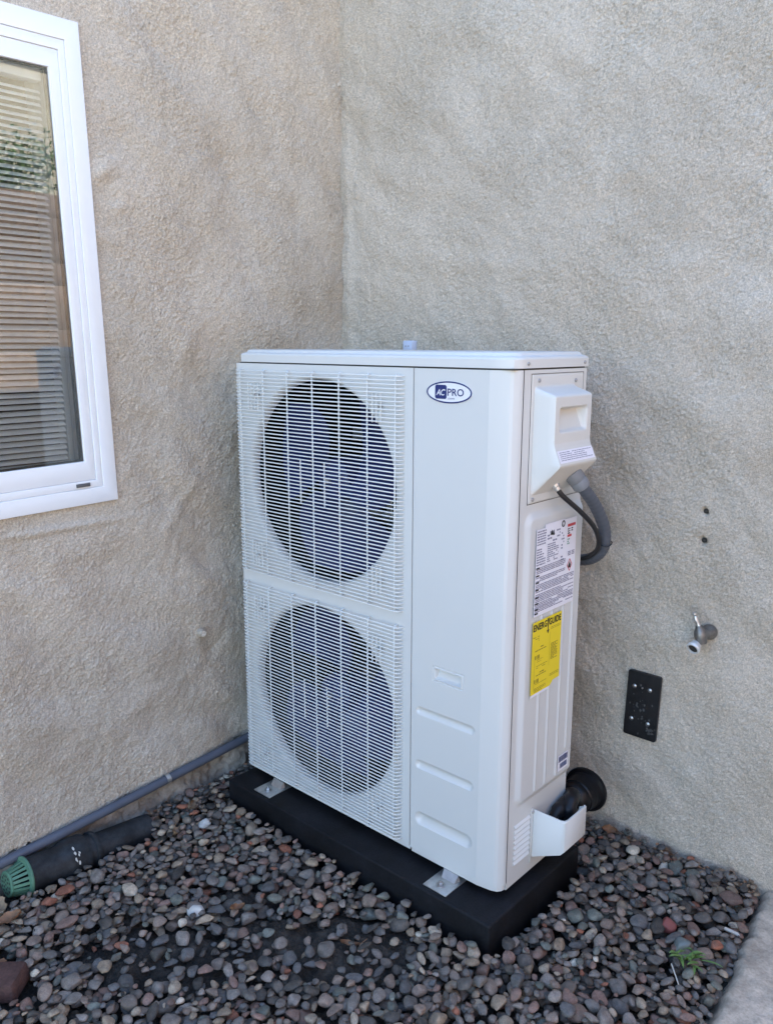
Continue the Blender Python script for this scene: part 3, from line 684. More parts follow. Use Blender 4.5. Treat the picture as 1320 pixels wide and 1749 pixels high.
# label on the flared foot of the cover
def cov(u, v):                                                                   # u along y, v up the slope
    y_ = .170 + u; z_ = 1.0935 + v; return (W + .0024 + float(np.interp(z_, [1.075, 1.112], [.0685, .0530])) + .0006, y_, z_)
g = Geo().add([cov(-.077, -.014), cov(.082, -.014), cov(.082, .013), cov(-.077, .013)], [(0, 1, 2, 3)]); lab = mk('warning_label', g, MT['label'], ec, 0)
def covt(u, v): p = cov(u, v); return (p[0] + .0005, p[1], p[2])
def lines(mapf, u0, u1, vtop, rows, pitch, hgt, rr, mi=0, g=None, fill=.92, wl=(.004, .016)):
    g = g or Geo()
    for k in range(rows):
        v = vtop - k * pitch; u = u0; end = u1 if rr.random() < .75 else u0 + (u1 - u0) * rr.uniform(.45, .9)
        while u < end:
            w_ = min(rr.uniform(*wl), end - u)
            if rr.random() < fill and w_ > .001: g.add([mapf(u, v - hgt), mapf(u + w_, v - hgt), mapf(u + w_, v), mapf(u, v)], [(0, 1, 2, 3)], mi)
            u += w_ + .0016
    return g
rr = random.Random(3)
g = lines(covt, -.070, .074, .0095, 5, .0042, .0016, rr); mk('fine_print', g, MT['ink'], lab, 0)
# feet
for x0_ in (.108, .787):
    g = Geo(); x1_ = x0_ + .074
    g.box((x0_, -.066, -.0203), (x1_, .03, -.0168), 0, .0015)
    g.add([(x0_ + .012, .004, -.0165), (x1_ - .008, .004, -.0165), (x1_ - .014, -.014, -.0165), (x0_ + .02, -.014, -.0165), (x0_ + .014, .004, -.002), (x1_ - .012, .004, -.002)], [(0, 3, 4), (3, 2, 5, 4), (1, 5, 2)])
    ft = mk('mounting_foot', g, MT['galv'], hp)
    bx, by = x0_ + .037, -.040
    g = Geo(); g.rev([(.0125, 0), (.0125, .0018), (.0, .0018)], (bx, by, -.0167), (0, 0, 1), 20); g.rev([(.0078, .0018), (.0078, .0075), (.0065, .0085), (.0, .0085)], (bx, by, -.0167), (0, 0, 1), 6); g.rev([(.0035, .008), (.0035, .013), (.0, .0135)], (bx, by, -.0167), (0, 0, 1), 10)
    mk('anchor_bolt', g, MT['steel'], ft, 25)
# pipe cover: open-topped scoop
g = Geo(); ca, cb, cc = W + .0008, 1.0665, .258; yl = .1525; th = .006
def scoop(o_):                                                                   # outline in plan
    return [(ca, yl + o_), (cb - .012 - o_, yl + o_), (cb - .0035 - o_, yl + .0035 + o_), (cb - o_, yl + .012 + o_), (cb - o_, cc - .004), (cb - .003 - o_, cc)]
def zbot(x_): return .034 + .056 * ((x_ - ca) / (cb - ca)) ** 2.2
o_ = scoop(0); i_ = scoop(th); n_ = len(o_)
zt = [.170, .170, .170, .171, .171, .171]
vs = [(a, b, zbot(a)) for a, b in o_] + [(a, b, zt[k] - .003) for k, (a, b) in enumerate(o_)] + [(a + (0 if k == 0 else -.002), b + .002, zt[k]) for k, (a, b) in enumerate(o_)] + [(a, b, zt[k] - .001) for k, (a, b) in enumerate(i_)] + [(a, b, .06 + zbot(a) - .03) for a, b in i_]
g.add(vs, [(r_ * n_ + k, r_ * n_ + k + 1, (r_ + 1) * n_ + k + 1, (r_ + 1) * n_ + k) for r_ in range(4) for k in range(n_ - 1)])
g.add([(o_[k][0], o_[k][1], zbot(o_[k][0])) for k in range(n_)] + [(o_[k][0], cc, zbot(o_[k][0])) for k in range(n_)], [(k, n_ + k, n_ + k + 1, k + 1) for k in range(n_ - 1)])
g.add([(cb - .001, cc, .0895), (cb - .001, cc, .170), (cb - .020, cc, .162), (cb - .026, cc, .140), (cb - .03, cc, .08)], [(0, 1, 2, 3, 4)])
g.box((W + .0004, yl - .010, .022), (W + .0032, yl - .0006, .176), 0, .001)
pc = mk('pipe_cover', g, MT['plastic'], hp, 40)
g = Geo(); g.rev([(.0, .0035), (.003, .003), (.0042, .0015), (.0042, 0)], (W + .0032, yl - .005, .166), (1, 0, 0), 10); mk('screw', g, MT['steel'], pc)
# rating label
XL = W + .0093 + .0032
def rl(u, v): return (XL, u, v)
def rt_(u, v): return (XL + .0005, u, v)
g = Geo().add([rl(.098, .703), rl(.284, .703), rl(.284, .923), rl(.226, .923), rl(.226, .925), rl(.135, .925), rl(.135, .917), rl(.098, .917)], [tuple(range(8))]); lab = mk('rating_label', g, MT['label'], hp, 0)
g = Geo()
lines(rt_, .101, .140, .913, 14, .0062, .0032, rr, 0, g, .9, (.004, .014)); lines(rt_, .146, .205, .905, 4, .0075, .004, rr, 0, g, .55, (.006, .012)); lines(rt_, .148, .200, .875, 9, .0052, .0028, rr, 0, g, .8); lines(rt_, .212, .226, .893, 10, .0075, .004, rr, 0, g, .6, (.004, .010))
for z0_, n_ in ((.824, 4), (.800, 3), (.782, 5), (.758, 5), (.736, 3), (.724, 3)): lines(rt_, .102, .236 if z0_ > .79 else .280, z0_, n_, .0042, .0024, rr, 0, g, .94, (.006, .024))
for zz_ in (.8245, .806, .789, .771, .752, .737, .722, .712): g.add([rt_(.101, zz_ - .004), rt_(.116, zz_ - .004), rt_(.116, zz_), rt_(.101, zz_)], [(0, 1, 2, 3)], 1)
ring_ = [(math.cos(t) * .0085, math.sin(t) * .0085) for t in np.linspace(0, 2 * math.pi, 16, endpoint=False)]
for cy, cz in ((.2185, .914),):
    g.add([rt_(cy + a, cz + b) for a, b in ring_] + [rt_(cy + a * .6, cz + b * .6) for a, b in ring_], [(k, (k + 1) % 16, 16 + (k + 1) % 16, 16 + k) for k in range(16)], 1); text_geo('C', .010, lambda u, v: rt_(cy + u, cz + v), mi=1, g=g)
g.add([rt_(.158, .896), rt_(.166, .908), rt_(.172, .899), rt_(.176, .908), rt_(.178, .893)], [(0, 1, 2, 3, 4)], 1)
for y0_ in (.246, .264):
    for k in range(3): g.add([rt_(y0_, .836 - k * .004), rt_(y0_ + .014, .836 - k * .004), rt_(y0_ + .014, .8385 - k * .004), rt_(y0_, .8385 - k * .004)], [(0, 1, 2, 3)], 0)
mk('fine_print', g, [MT['ink'], MT['black_ink']], lab, 0)
g = Geo()
g.add([rt_(.240, .902), rt_(.278, .902), rt_(.278, .909), rt_(.240, .909)], [(0, 1, 2, 3)]); g.add([rt_(.240, .876), rt_(.260, .876), rt_(.260, .882), rt_(.240, .882)], [(0, 1, 2, 3)])
mk('red_print', g, MT['red'], lab, 0); g = Geo()
dm = [(.0, .017), (.013, 0), (.0, -.017), (-.013, 0)]
g.add([rt_(.257 + a, .803 + b) for a, b in dm] + [rt_(.257 + a * .76, .803 + b * .76) for a, b in dm], [(k, (k + 1) % 4, 4 + (k + 1) % 4, 4 + k) for k in range(4)])
mk('hazard_diamond', g, MT['red'], lab, 0)
g = Geo(); g.add([rt_(.252, .795), rt_(.262, .795), rt_(.2635, .802), rt_(.260, .808), rt_(.2575, .812), rt_(.254, .806), rt_(.2505, .801)], [tuple(range(7))])
lines(rt_, .241, .252, .898, 3, .0055, .0032, rr, 0, g, 1); lines(rt_, .258, .266, .898, 2, .0055, .003, rr, 0, g, 1)
mk('flame_symbol', g, MT['black_ink'], lab, 0)
g = Geo(); lines(rt_, .241, .252, .872, 3, .0055, .0034, rr, 0, g, 1); mk('green_print', g, MT['green_ink'], lab, 0)
# yellow energy label, its lower edge torn
def yl_(u, v): return (XL + .0004, u, v)
def yt(u, v): return (XL + .0009, u, v)
g = Geo().add([yl_(.0965, .503), yl_(.185, .503), yl_(.196, .509), yl_(.2, .514), yl_(.231, .515), yl_(.231, .6895), yl_(.0965, .6895)], [tuple(range(7))]); eg = mk('energy_label', g, MT['yellow'], hp, 0)
g = Geo().add([(XL + .0002, .0965, .4965), (XL + .0002, .182, .4965), (XL + .0002, .186, .5045), (XL + .0002, .0965, .5045)], [(0, 1, 2, 3)]); mk('label_backing', g, MT['label'], eg, 0)
g = text_geo('ENERG', .023, lambda u, v: yt(.1305 + u, .6745 + v), offset=.0007, width=.062)
text_geo('GUIDE', .023, lambda u, v: yt(.1990 + u, .6745 + v), offset=.0007, width=.056, g=g)
g.add([yt(.1615, .686), yt(.1655, .686), yt(.1690, .6775), yt(.1660, .6735)], [(0, 1, 2, 3)]); g.add([yt(.1725, .686), yt(.1685, .686), yt(.1645, .672), yt(.1655, .655), yt(.1685, .655), yt(.1688, .672)], [tuple(range(6))])
g.add([yt(.1610, .6555), yt(.1670, .6455), yt(.1730, .6555)], [(0, 1, 2)])
mk('lettering', g, MT['black_ink'], eg, 0)
g = Geo()
lines(yt, .099, .128, .651, 3, .0052, .0016, rr, 0, g); lines(yt, .135, .158, .622, 1, .005, .0025, rr, 0, g); lines(yt, .110, .168, .615, 1, .005, .0022, rr, 0, g); lines(yt, .120, .172, .590, 2, .005, .0011, rr, 0, g); lines(yt, .118, .168, .574, 2, .005, .0014, rr, 0, g); lines(yt, .135, .155, .556, 1, .004, .0028, rr, 0, g); lines(yt, .110, .165, .550, 1, .004, .0022, rr, 0, g)
lines(yt, .115, .168, .528, 1, .004, .0011, rr, 0, g); lines(yt, .112, .165, .517, 3, .004, .0013, rr, 0, g); lines(yt, .184, .215, .616, 12, .0037, .0017, rr, 0, g); lines(yt, .183, .226, .535, 2, .004, .0014, rr, 0, g); lines(yt, .180, .226, .659, 2, .004, .0011, rr, 0, g)
for v_ in (.602, .540):
    for u_ in (.112, .1215, .127): g.add([yt(u_, v_ - .010), yt(u_ + .004, v_ - .010), yt(u_ + .004, v_), yt(u_, v_)], [(0, 1, 2, 3)])
g.add([yt(.1095, .510), yt(.1102, .510), yt(.1102, .602), yt(.1095, .602)], [(0, 1, 2, 3)]); g.add([yt(.1765, .560), yt(.1772, .560), yt(.1772, .648), yt(.1765, .648)], [(0, 1, 2, 3)])
mk('fine_print', g, MT['yellow_ink'], eg, 0)
# barcode sticker
def bl_(u, v): return (XL - .0022, u, v)
def bt(u, v): return (XL - .0017, u, v)
g = Geo().add([bl_(.252, .236), bl_(.3045, .236), bl_(.3045, .281), bl_(.252, .281)], [(0, 1, 2, 3)]); bc = mk('barcode_sticker', g, MT['label'], hp, 0)
g = Geo(); u = .2555
while u < .300:
    w_ = rr.choice((.0009, .0014, .0022)); g.add([bt(u, .261), bt(u + w_, .261), bt(u + w_, .2775), bt(u, .2775)], [(0, 1, 2, 3)])
    if .262 < u < .296: g.add([bt(u, .242), bt(u + w_, .242), bt(u + w_, .256), bt(u, .256)], [(0, 1, 2, 3)])
    u += w_ + rr.choice((.0008, .0013))
mk('barcode', g, MT['navy'], bc, 0)
# oval badge
def bd(u, v, k=0): return (.7935 + u, -.0012 - k * .0006, 1.2325 + v)
el = lambda a, b, n=56: [(a * math.cos(2 * math.pi * k / n), b * math.sin(2 * math.pi * k / n)) for k in range(n)]
g = Geo(); e_ = el(.0665, .0260); g.add([bd(*p) for p in e_] + [bd(p[0], p[1], -1.8) for p in e_], [tuple(range(56))] + [(k, 56 + k, 56 + (k + 1) % 56, (k + 1) % 56) for k in range(56)])
badge = mk('badge', g, MT['logo_white'], hp, 20)
g = Geo(); a_, b_ = el(.0660, .0255), el(.0620, .0220); g.add([bd(*p, 1) for p in a_] + [bd(*p, 1) for p in b_], [(k, (k + 1) % 56, 56 + (k + 1) % 56, 56 + k) for k in range(56)])
sq = [(x_ * .0170 + c * .0, z_ * .0162) for x_, z_, c in ((-1, -.8, 0), (-.8, -1, 0), (.8, -1, 0), (1, -.8, 0), (1, .8, 0), (.8, 1, 0), (-.8, 1, 0), (-1, .8, 0))]
g.add([bd(-.0235 + a, .0005 + b, 1) for a, b in sq], [tuple(range(8))])
text_geo('PRO', .0235, lambda u, v: bd(.0195 + u, .0005 + v, 1), offset=.0003, width=.0470, g=g)
text_geo('.com', .0075, lambda u, v: bd(.0065 + u, -.0140 + v, 1), g=g, width=.0200)
mk('navy_print', g, MT['navy'], badge, 0)
g = text_geo('AC', .0200, lambda u, v: bd(-.0235 + u, -.0005 + v, 2), offset=.00025, shear=.28, spacing=.9, width=.0265); mk('white_print', g, MT['logo_white'], badge, 0)
# small bracket tab rising behind the lid
g = Geo(); g.box((.148, WY - .028, 1.318), (.186, WY + .004, 1.352), 0, .003); tb = mk('wall_bracket', g, MT['tab'], None, label='small pale blue plastic tab on the wall just above the unit lid', cat='bracket')
for dx_ in (-.006, .006):
    g = Geo(); g.rev([(.0, .0015), (.0018, .001), (.0018, 0)], (.167 + dx_, WY - .028, 1.334), (0, -1, 0), 8); mk('screw', g, MT['inner'], tb)

# ------------------------------------------------------------------ cables and pipes at the unit
fc = thing('flexible_conduit', (1.0, .26, .8), 'grey ribbed flexible conduit looping from the electrical cover behind the unit', 'conduit')
ctr = spline([(1.006, .215, 1.036), (1.022, .240, 1.000), (1.030, .285, .955), (1.033, .330, .895), (1.026, .350, .845), (1.000, .362, .808), (.950, .378, .785), (.85, .41, .772), (.74, .48, .766), (.68, .606, .765)], 14)
rad = [.0152 + .0007 * math.sin(i * 2.1) for i in range(len(ctr))]
g = Geo().tube(ctr, rad, 16); mk('hose', g, MT['flex'], fc, 60)
d_ = (Vector(ctr[4]) - Vector(ctr[0])).normalized(); o0 = Vector(ctr[0])
g = Geo().rev([(.0, -.012), (.0215, -.012), (.0225, -.008), (.0225, .012), (.0205, .015), (.0215, .018), (.0215, .034), (.0195, .038), (.017, .039)], o0, d_, 28); mk('connector', g, MT['fitting'], fc)
ctr2 = spline([(.988, .166, 1.012), (1.000, .178, .990), (1.020, .225, .950), (1.030, .280, .905), (1.030, .312, .865), (1.020, .326, .835), (.996, .335, .812), (.960, .345, .797), (.88, .38, .785), (.76, .46, .78), (.70, .606, .78)], 10)
cb_ = thing('black_cable', (.99, .17, .8), 'thin black cable hanging from the electrical cover beside the grey conduit', 'cable')
g = Geo().tube(ctr2, .0062, 10); mk('sheath', g, MT['cable'], cb_, 60)
g = Geo().rev([(.0, -.012), (.0105, -.012), (.0105, -.002), (.0085, 0), (.0085, .008), (.0062, .010)], ctr2[0], Vector(ctr2[4]) - Vector(ctr2[0]), 16); mk('gland', g, MT['galv'], cb_)
zt_ = [p for p in ctr if abs(p.z - .845) < .004][:1] or [ctr[60]]
t_ = Vector(zt_[0]); c_ = (t_ + Vector((1.036, .328, .840))) / 2
loop = [(t_ + Vector((.019 * math.cos(a), .019 * math.sin(a) , .004 * math.sin(2 * a)))) for a in np.linspace(0, 2 * math.pi, 22)]
g = Geo().tube(loop, .0016, 6); mk('cable_tie', g, MT['cable'], None, label='black cable tie round the grey conduit and the black cable', cat='cable tie')
# black wall boot and insulated pipes
boot = thing('pipe_boot', (.885, WY, -.06), 'black rubber boot round the pipes where they enter the right wall', 'pipe boot')
g = Geo().rev([(.066, -.004), (.0695, .004), (.068, .011), (.058, .015), (.055, .024), (.0535, .030), (.0545, .036), (.052, .042), (.0525, .062), (.049, .066), (.050, .078), (.043, .092), (.028, .100), (.0, .102)], (.885, WY, -.003), (0, -1, 0), 40); mk('flange', g, MT['rubber'], boot, 40)
li = thing('insulated_pipes', (.95, .4, -.05), 'black insulated refrigerant pipes running from the wall boot into the pipe cover', 'pipes')
for pts, r_ in (([(.885, .53, .0), (.898, .46, .03), (.930, .395, .085), (.975, .345, .128), (1.000, .305, .151), (1.010, .272, .143), (1.011, .258, .10), (1.010, .252, .050)], .0195),
                ([(.868, .53, -.01), (.880, .46, .02), (.915, .40, .075), (.955, .355, .115), (.988, .305, .140), (.994, .255, .140), (.992, .222, .112), (.992, .212, .050)], .0165)):
    pth = spline(pts, 8); g = Geo().tube(pth, [r_ + .0006 * math.sin(i * .9) + (.0026 if 40 < i < 44 else 0) for i in range(len(pth))], 18); mk('pipe', g, MT['rubber'], li, 60)

# ------------------------------------------------------------------ right wall fittings
def onwall(u, v, d): return (u, WY - d, v)
pl = thing('blank_wall_plate', (1.048, WY, .226), 'black rectangular steel plate screwed to the right stucco wall', 'wall plate')
bm = bmesh.new(); bmesh.ops.create_cube(bm, size=1)
for q in bm.verts: q.co = Vector((q.co.x * .098, q.co.y * .008, q.co.z * .199))
bmesh.ops.bevel(bm, geom=[e for e in bm.edges if abs((e.verts[0].co - e.verts[1].co).y) > .004], offset=.006, segments=4, profile=.5, affect='EDGES')
for q in bm.verts: q.co = Vector((1.0475 + q.co.x + .025 * q.co.z, WY - .0075 + q.co.y, .326 + q.co.z))
g = Geo().bm(bm); mk('plate', g, MT['plate'], pl, 30)
for u, v, r_ in ((-.027, .054, .0062), (.019, .053, .0062), (-.028, -.047, .0064), (.022, -.050, .0064), (-.003, .054, .0028)):
    g = Geo().rev([(.0, .0040), (r_ * .6, .0036), (r_, .0018), (r_, 0)], (1.0475 + u + .025 * v, WY - .0115, .326 + v), (0, -1, 0), 14); mk('screw', g, MT['steel'], pl)
g = Geo(); rq = random.Random(12)
for _ in range(46):
    u, v = rq.gauss(0, .017), rq.gauss(-.01, .030)
    if rq.random() < .35: u, v = rq.gauss(.027, .006), rq.gauss(-.068, .01)
    s_ = rq.uniform(.0012, .0042); n_ = 9; g.add([(1.0475 + u + s_ * math.cos(k) * rq.uniform(.5, 1.2), WY - .01165, .326 + v + s_ * math.sin(k) * rq.uniform(.6, 1.6)) for k in range(n_)], [tuple(range(n_))])
mk('plaster_smear', g, MT['scuff'], pl, 0, kind='stuff')
# hose bib
hb = thing('hose_tap', (1.216, WY, .555), 'weathered grey garden tap with a bright outlet ring on the right wall', 'tap')
g = Geo().rev([(.0, -.004), (.019, -.004), (.0215, .004), (.0205, .012), (.0185, .016), (.0150, .030), (.014, .046)], (1.217, WY, .589), (-.12, -1, .02), 20); mk('wall_flange', g, MT['brass'], hb)
bc_ = Vector((1.210, WY - .048, .588))
g = Geo().rev([(.0, -.020), (.014, -.020), (.0155, -.010), (.0165, .004), (.0145, .014), (.011, .020), (.009, .028), (.0, .029)], bc_, (-.22, -.05, 1), 18); mk('body', g, MT['brass'], hb)
axo = Vector((-.10, -.90, -.42)).normalized(); oc = bc_ + Vector((-.006, -.006, -.022))
g = Geo().rev([(.0125, 0), (.0150, .010), (.0175, .014), (.0180, .021), (.0165, .0235), (.0132, .0235), (.0125, .020)], oc, axo, 26); mk('outlet_ring', g, MT['ring'], hb)
g = Geo().rev([(.0, .0185), (.0130, .0185)], oc, axo, 20); mk('outlet_bore', g, MT['hole'], hb)  # dark disc paints in the shade inside the bore
st = bc_ + Vector((-.006, -.002, .026)); g = Geo().tube([st, st + Vector((-.004, 0, .010)), st + Vector((-.008, -.001, .016)), st + Vector((-.011, -.001, .026))], [.0062, .0050, .0072, .0050], 12); g.rev([(.0, -.002), (.0055, -.002), (.0065, .001), (.0055, .004), (.0, .004)], st + Vector((-.013, -.002, .031)), (-.3, -.4, .9), 12); mk('valve_stem', g, MT['galv'], hb)
for i, (u, v) in enumerate(((1.176, .911), (1.177, .832))):
    g = Geo().rev([(.0, -.001), (.0040, -.002), (.0066, -.004), (.0072, -.012)], onwall(u, v, -.006), (0, -1, 0), 12)  # dark cap set in each drilled hole to stand for its shade
    mk('hole_shade', g, MT['hole'], None, label=('dark screw hole in the right wall, upper of the two above the tap', 'dark screw hole in the right wall, lower one, nearer the tap')[i], cat='screw hole', group='old screw holes above the tap')
# painted stub on left wall
g = Geo().rev([(.0, .034), (.0095, .034), (.0115, .030), (.012, .004), (.018, -.002)], (WX + .006, -.058, .432), (1, -.25, .12), 14)
mk('pipe_stub', g, MT['stucco'], None, label='short painted pipe stub sticking out of the left wall', cat='pipe stub')

# ------------------------------------------------------------------ grey conduit along left wall
cd = thing('conduit_pipe', (-.13, -.3, -.05), 'long blue grey conduit pipe running along the foot of the left wall', 'conduit')
P0, P1 = Vector((-.1285, .56, .040)), Vector((-.1285, -1.7, -.094))
g = Geo().tube([P0.lerp(P1, t) + Vector((0, 0, .0025 * math.sin(t * 11))) for t in np.linspace(0, 1, 30)], .0142, 16); mk('pipe', g, MT['conduit'], cd, 60)
t = (P0.y + .222) / (P0.y - P1.y); c_ = P0.lerp(P1, t)
g = Geo().rev([(.0152, -.007), (.0162, -.007), (.0162, .007), (.0152, .007)], c_, P1 - P0, 20); g.box((WX - .004, c_.y - .008, c_.z + .012), (WX + .010, c_.y + .008, c_.z + .036), 0, .002); strap = mk('strap', g, MT['galv'], cd)
g = Geo().rev([(.0, .003), (.004, .002), (.004, 0)], (WX + .010, c_.y, c_.z + .026), (1, 0, 0), 10); mk('screw', g, MT['steel'], strap)
# ------------------------------------------------------------------ drain pipe with green grate
DC = Vector((-.085, -.700, -.080)); DA = Vector((0, -.99, .09)).normalized()
dr = thing('drain_pipe', (-.085, -.5, -.13), 'black plastic drain pipe lying half buried in pebbles by the left wall', 'drain pipe')
g = Geo().rev([(.0455, -.375), (.0455, -.190)], DC, DA, 36); mk('pipe', g, MT['abs'], dr, 60)
g = Geo().rev([(.046, -.200), (.0535, -.199), (.0555, -.194), (.0555, -.186), (.0500, -.184), (.0490, -.176), (.0500, -.168), (.0570, -.166), (.0600, -.158), (.0600, -.120), (.0575, -.105), (.0515, -.094), (.0500, -.086), (.0500, -.012), (.052, -.006), (.052, 0), (.046, .001), (.046, -.05)], DC, DA, 40); cp = mk('coupling', g, MT['abs'], dr, 30)
g = Geo(); rq = random.Random(5)
for _ in range(9):
    th = R(rq.uniform(15, 60)); h = rq.uniform(-.135, -.118) ; a = DA.orthogonal().normalized(); 
    xdir = Vector((1, 0, 0)); zdir = DA.cross(xdir) * -1
    n_ = (xdir * math.cos(th) + Vector((0, 0, 1)) * math.sin(th)).normalized(); p = DC + DA * h + n_ * .0604; tdir = DA.cross(n_).normalized(); s_ = rq.uniform(.0015, .004)
    g.add([p + tdir * s_ * math.cos(k) * 1.6 + DA * s_ * .8 * math.sin(k) for k in np.linspace(0, 5.2, 7)], [tuple(range(7))])
mk('paint_splash', g, MT['straw'], cp, 0)
gr = thing('drain_grate', tuple(DC + Vector((0, 0, -.06))), 'green slotted dome grate capping the end of the black drain pipe', 'drain grate')
n_ = 32; a = DA.orthogonal().normalized(); b = DA.cross(a); L0, L1, r0, r1 = .010, .050, .0455, .0335
g = Geo().rev([(.0565, .001), (.0575, .004), (.0565, .008), (.0470, .0095), (.0455, .0100), (.0435, .0095), (.0435, .002)], DC, DA, 40); mk('rim', g, MT['grate'], gr, 30)
g = Geo()
for k in range(n_ // 2 * 1 + 4):
    th = 2 * math.pi * k / 20; dth = .085; vs = []
    for h, r_ in ((L0, r0), (L1, r1)):
        for dd in (-dth, dth):
            for q_ in (0, -.004): vs.append(DC + DA * h + (a * math.cos(th + dd * (r0 / r_)) + b * math.sin(th + dd * (r0 / r_))) * (r_ + q_))
    g.add(vs, [(0, 2, 6, 4), (1, 5, 7, 3), (0, 4, 5, 1), (2, 3, 7, 6)])
mk('grate_bars', g, MT['grate'], gr, 0)
g = Geo().rev([(r1 - .004, L1 - .002), (r1 + .001, L1 - .003), (r1 + .0015, L1 + .001), (r1 - .001, L1 + .003)], DC, DA, 32)
hole_ring = [(0, 0, .0035)] + [(.012, 2 * math.pi * k / 6, .0036) for k in range(6)] + [(.0235, 2 * math.pi * (k + .5) / 12, .0040) for k in range(12)]
g.rev([(.0, L1 + .003), (r1 - .001, L1 + .003)], DC, DA, 32); tip = mk('tip_disc', g, MT['grate'], gr, 40)
g = Geo()
for rad_, th, s_ in hole_ring:
    c_ = DC + DA * (L1 + .0034) + (a * math.cos(th) + b * math.sin(th)) * rad_; g.add([c_ + (a * math.cos(k) + b * math.sin(k)) * s_ for k in np.linspace(0, 2 * math.pi, 9)[:-1]], [tuple(range(8))])
mk('drain_hole', g, MT['hole'], tip, 0)  # flat dark discs, shade of the open holes painted on the tip

# ------------------------------------------------------------------ loose odd items on the gravel
g = Geo().box((.135, -.945, -.130), (.270, -.868, -.078), 0, .009, 2); o = mk('brick_fragment', g, MT['redbrick'], None, 40, label='worn red brick fragment half buried among the pebbles', cat='brick'); o.rotation_euler = (R(4), R(-5), R(38))
def special(x_, y_, s_, mi, th, label, shape=3, sink=.35, m=None):
    v, f = base[shape]; me = bpy.data.meshes.new('stone'); me.from_pydata(v.tolist(), [], f.tolist()); me.materials.append(m or STONE[mi]); smooth(me, 60)
    o = bpy.data.objects.new('stone', me); COL.objects.link(o); o.scale = s_; o.location = (x_, y_, ground_z(x_, y_) + s_[2] * sink); o.rotation_euler = (.1, -.1, th); props(o, label, 'stone')
WS = mat('pale_stone', (.50, .48, .44), .6, noise=(40, .2), bump=(160, .4, .002)); CS = mat('chalk_stone', (.46, .46, .45), .7, noise=(50, .25), bump=(120, .6, .003)); RS = mat('red_stone', (.20, .055, .045), .6, noise=(60, .3)); GS = mat('green_grey_stone', (.15, .175, .165), .4, noise=(40, .2))
special(.36, -.459, (.028, .017, .012), 8, .7, 'flat white oval stone lying alone near the dark wet soil', 2, .4, WS)
special(.06, -.22, (.024, .017, .015), 8, .4, 'chalky pale grey stone block near the far end of the drain pipe', 5, .5, CS)
special(1.285, .30, (.024, .018, .017), 7, 1.1, 'deep red pebble right of the pad, the reddest there', 4, .45, RS)
special(1.345, .243, (.027, .023, .018), 9, .3, 'large smooth green grey pebble just behind the small green weed', 7, .45, GS)
special(.985, -.005, (.026, .014, .011), 8, .6, 'small cream coloured stone beside the right side of the pad', 9, .5, WS) if False else None
def leaf(x_, y_, L, wd, th, curl, m, label, tilt=(.1, .1), stem=True, zoff=.006, name='dry_leaf', cat='leaf'):
    nu, nv = 10, 4; vs = []
    for i in range(nu + 1):
        t_ = i / nu; w_ = wd * (math.sin(math.pi * min(1, t_ * .96 + .03)) ** .8) * (1 + .18 * math.sin(t_ * 17))
        for j in range(nv + 1):
            s_ = (j / nv - .5) * 2; vs.append(((t_ - .5) * L, s_ * w_ / 2, curl * (s_ * s_) * wd + curl * .5 * L * (t_ - .5) ** 2 * 1.6 + .0016 * math.sin(9 * t_ + 5 * s_)))
    g = Geo().add(vs, [(i * (nv + 1) + j, i * (nv + 1) + j + 1, (i + 1) * (nv + 1) + j + 1, (i + 1) * (nv + 1) + j) for i in range(nu) for j in range(nv)])
    if stem: g.tube([(L * .46, 0, curl * .2 * L), (L * .62, .003, curl * .3 * L + .003), (L * .85, .009, curl * .4 * L + .010)], [.0013, .001, .0007], 5)
    me = bpy.data.meshes.new(name); me.from_pydata(g.v, [], g.f); me.materials.append(m); smooth(me, 60)
    o = bpy.data.objects.new(name, me); COL.objects.link(o); o.location = (x_, y_, ground_z(x_, y_) + zoff); o.rotation_euler = (tilt[0], tilt[1], th); props(o, label, cat)
leaf(.727, -.274, .048, .014, .6, .5, MT['leaf_dry'], 'small curled brown leaf on the bare dark soil before the pad')
leaf(1.158, .585, .050, .022, -.3, .4, MT['leaf_dry'], 'brown dry leaf with a stem leaning on the right wall base', (.5, -.2), True, .012)
leaf(.990, .560, .045, .024, .5, .5, MT['leaf_dry'], 'rust coloured leaf against the wall right of the black boot', (.7, .1), False, .014)
leaf(-.035, -.805, .085, .055, .2, .25, MT['leaf_tan'], 'broad tan dead leaf on the pebbles below the green grate', (.15, .1), False, .010)
leaf(.045, -.800, .060, .036, 1.2, .3, MT['leaf_dry'], 'russet folded leaf beside the broad tan leaf under the grate', (.1, -.25), False, .012)
leaf(.02, -.29, .060, .030, 1.9, .45, MT['leaf_tan'], 'brown crumpled leaf at the far end of the drain pipe', (.3, .2), False, .010)
leaf(-.05, -.20, .055, .026, 2.3, .5, MT['leaf_tan'], 'pinkish brown leaf standing against the foundation past the drain pipe', (.9, .2), False, .014)
leaf(1.335, .520, .060, .026, -.4, .3, MT['leaf_tan'], 'pale brown leaf under the dark stick at the right wall foot', (.2, .1), False, .008)
leaf(.44, -.395, .04, .018, 1.3, .5, MT['leaf_dry'], 'narrow dark leaf in the wet soil left of centre', (.2, .2), False, .006)
g = Geo().tube(spline([(1.225, .592, -.082), (1.29, .575, -.087), (1.345, .560, -.090), (1.405, .553, -.090)], 5), [.0032] * 15 + [.002], 7); mk('fallen_stick', g, MT['twig'], None, 60, label='thin dark stick lying along the foot of the right wall', cat='stick')
g = Geo().tube([(1.352, .160, -.074), (1.388, .115, -.078)], .0016, 5); mk('straw', g, MT['straw'], None, 60, label='short pale straw lying in front of the green weed', cat='straw')
g = Geo().box((1.395, .375, -.089), (1.435, .384, -.083), 0, .002); o = mk('wood_chip', g, MT['straw'], None, label='pale wood chip at the gravel edge beside the concrete path', cat='wood chip')
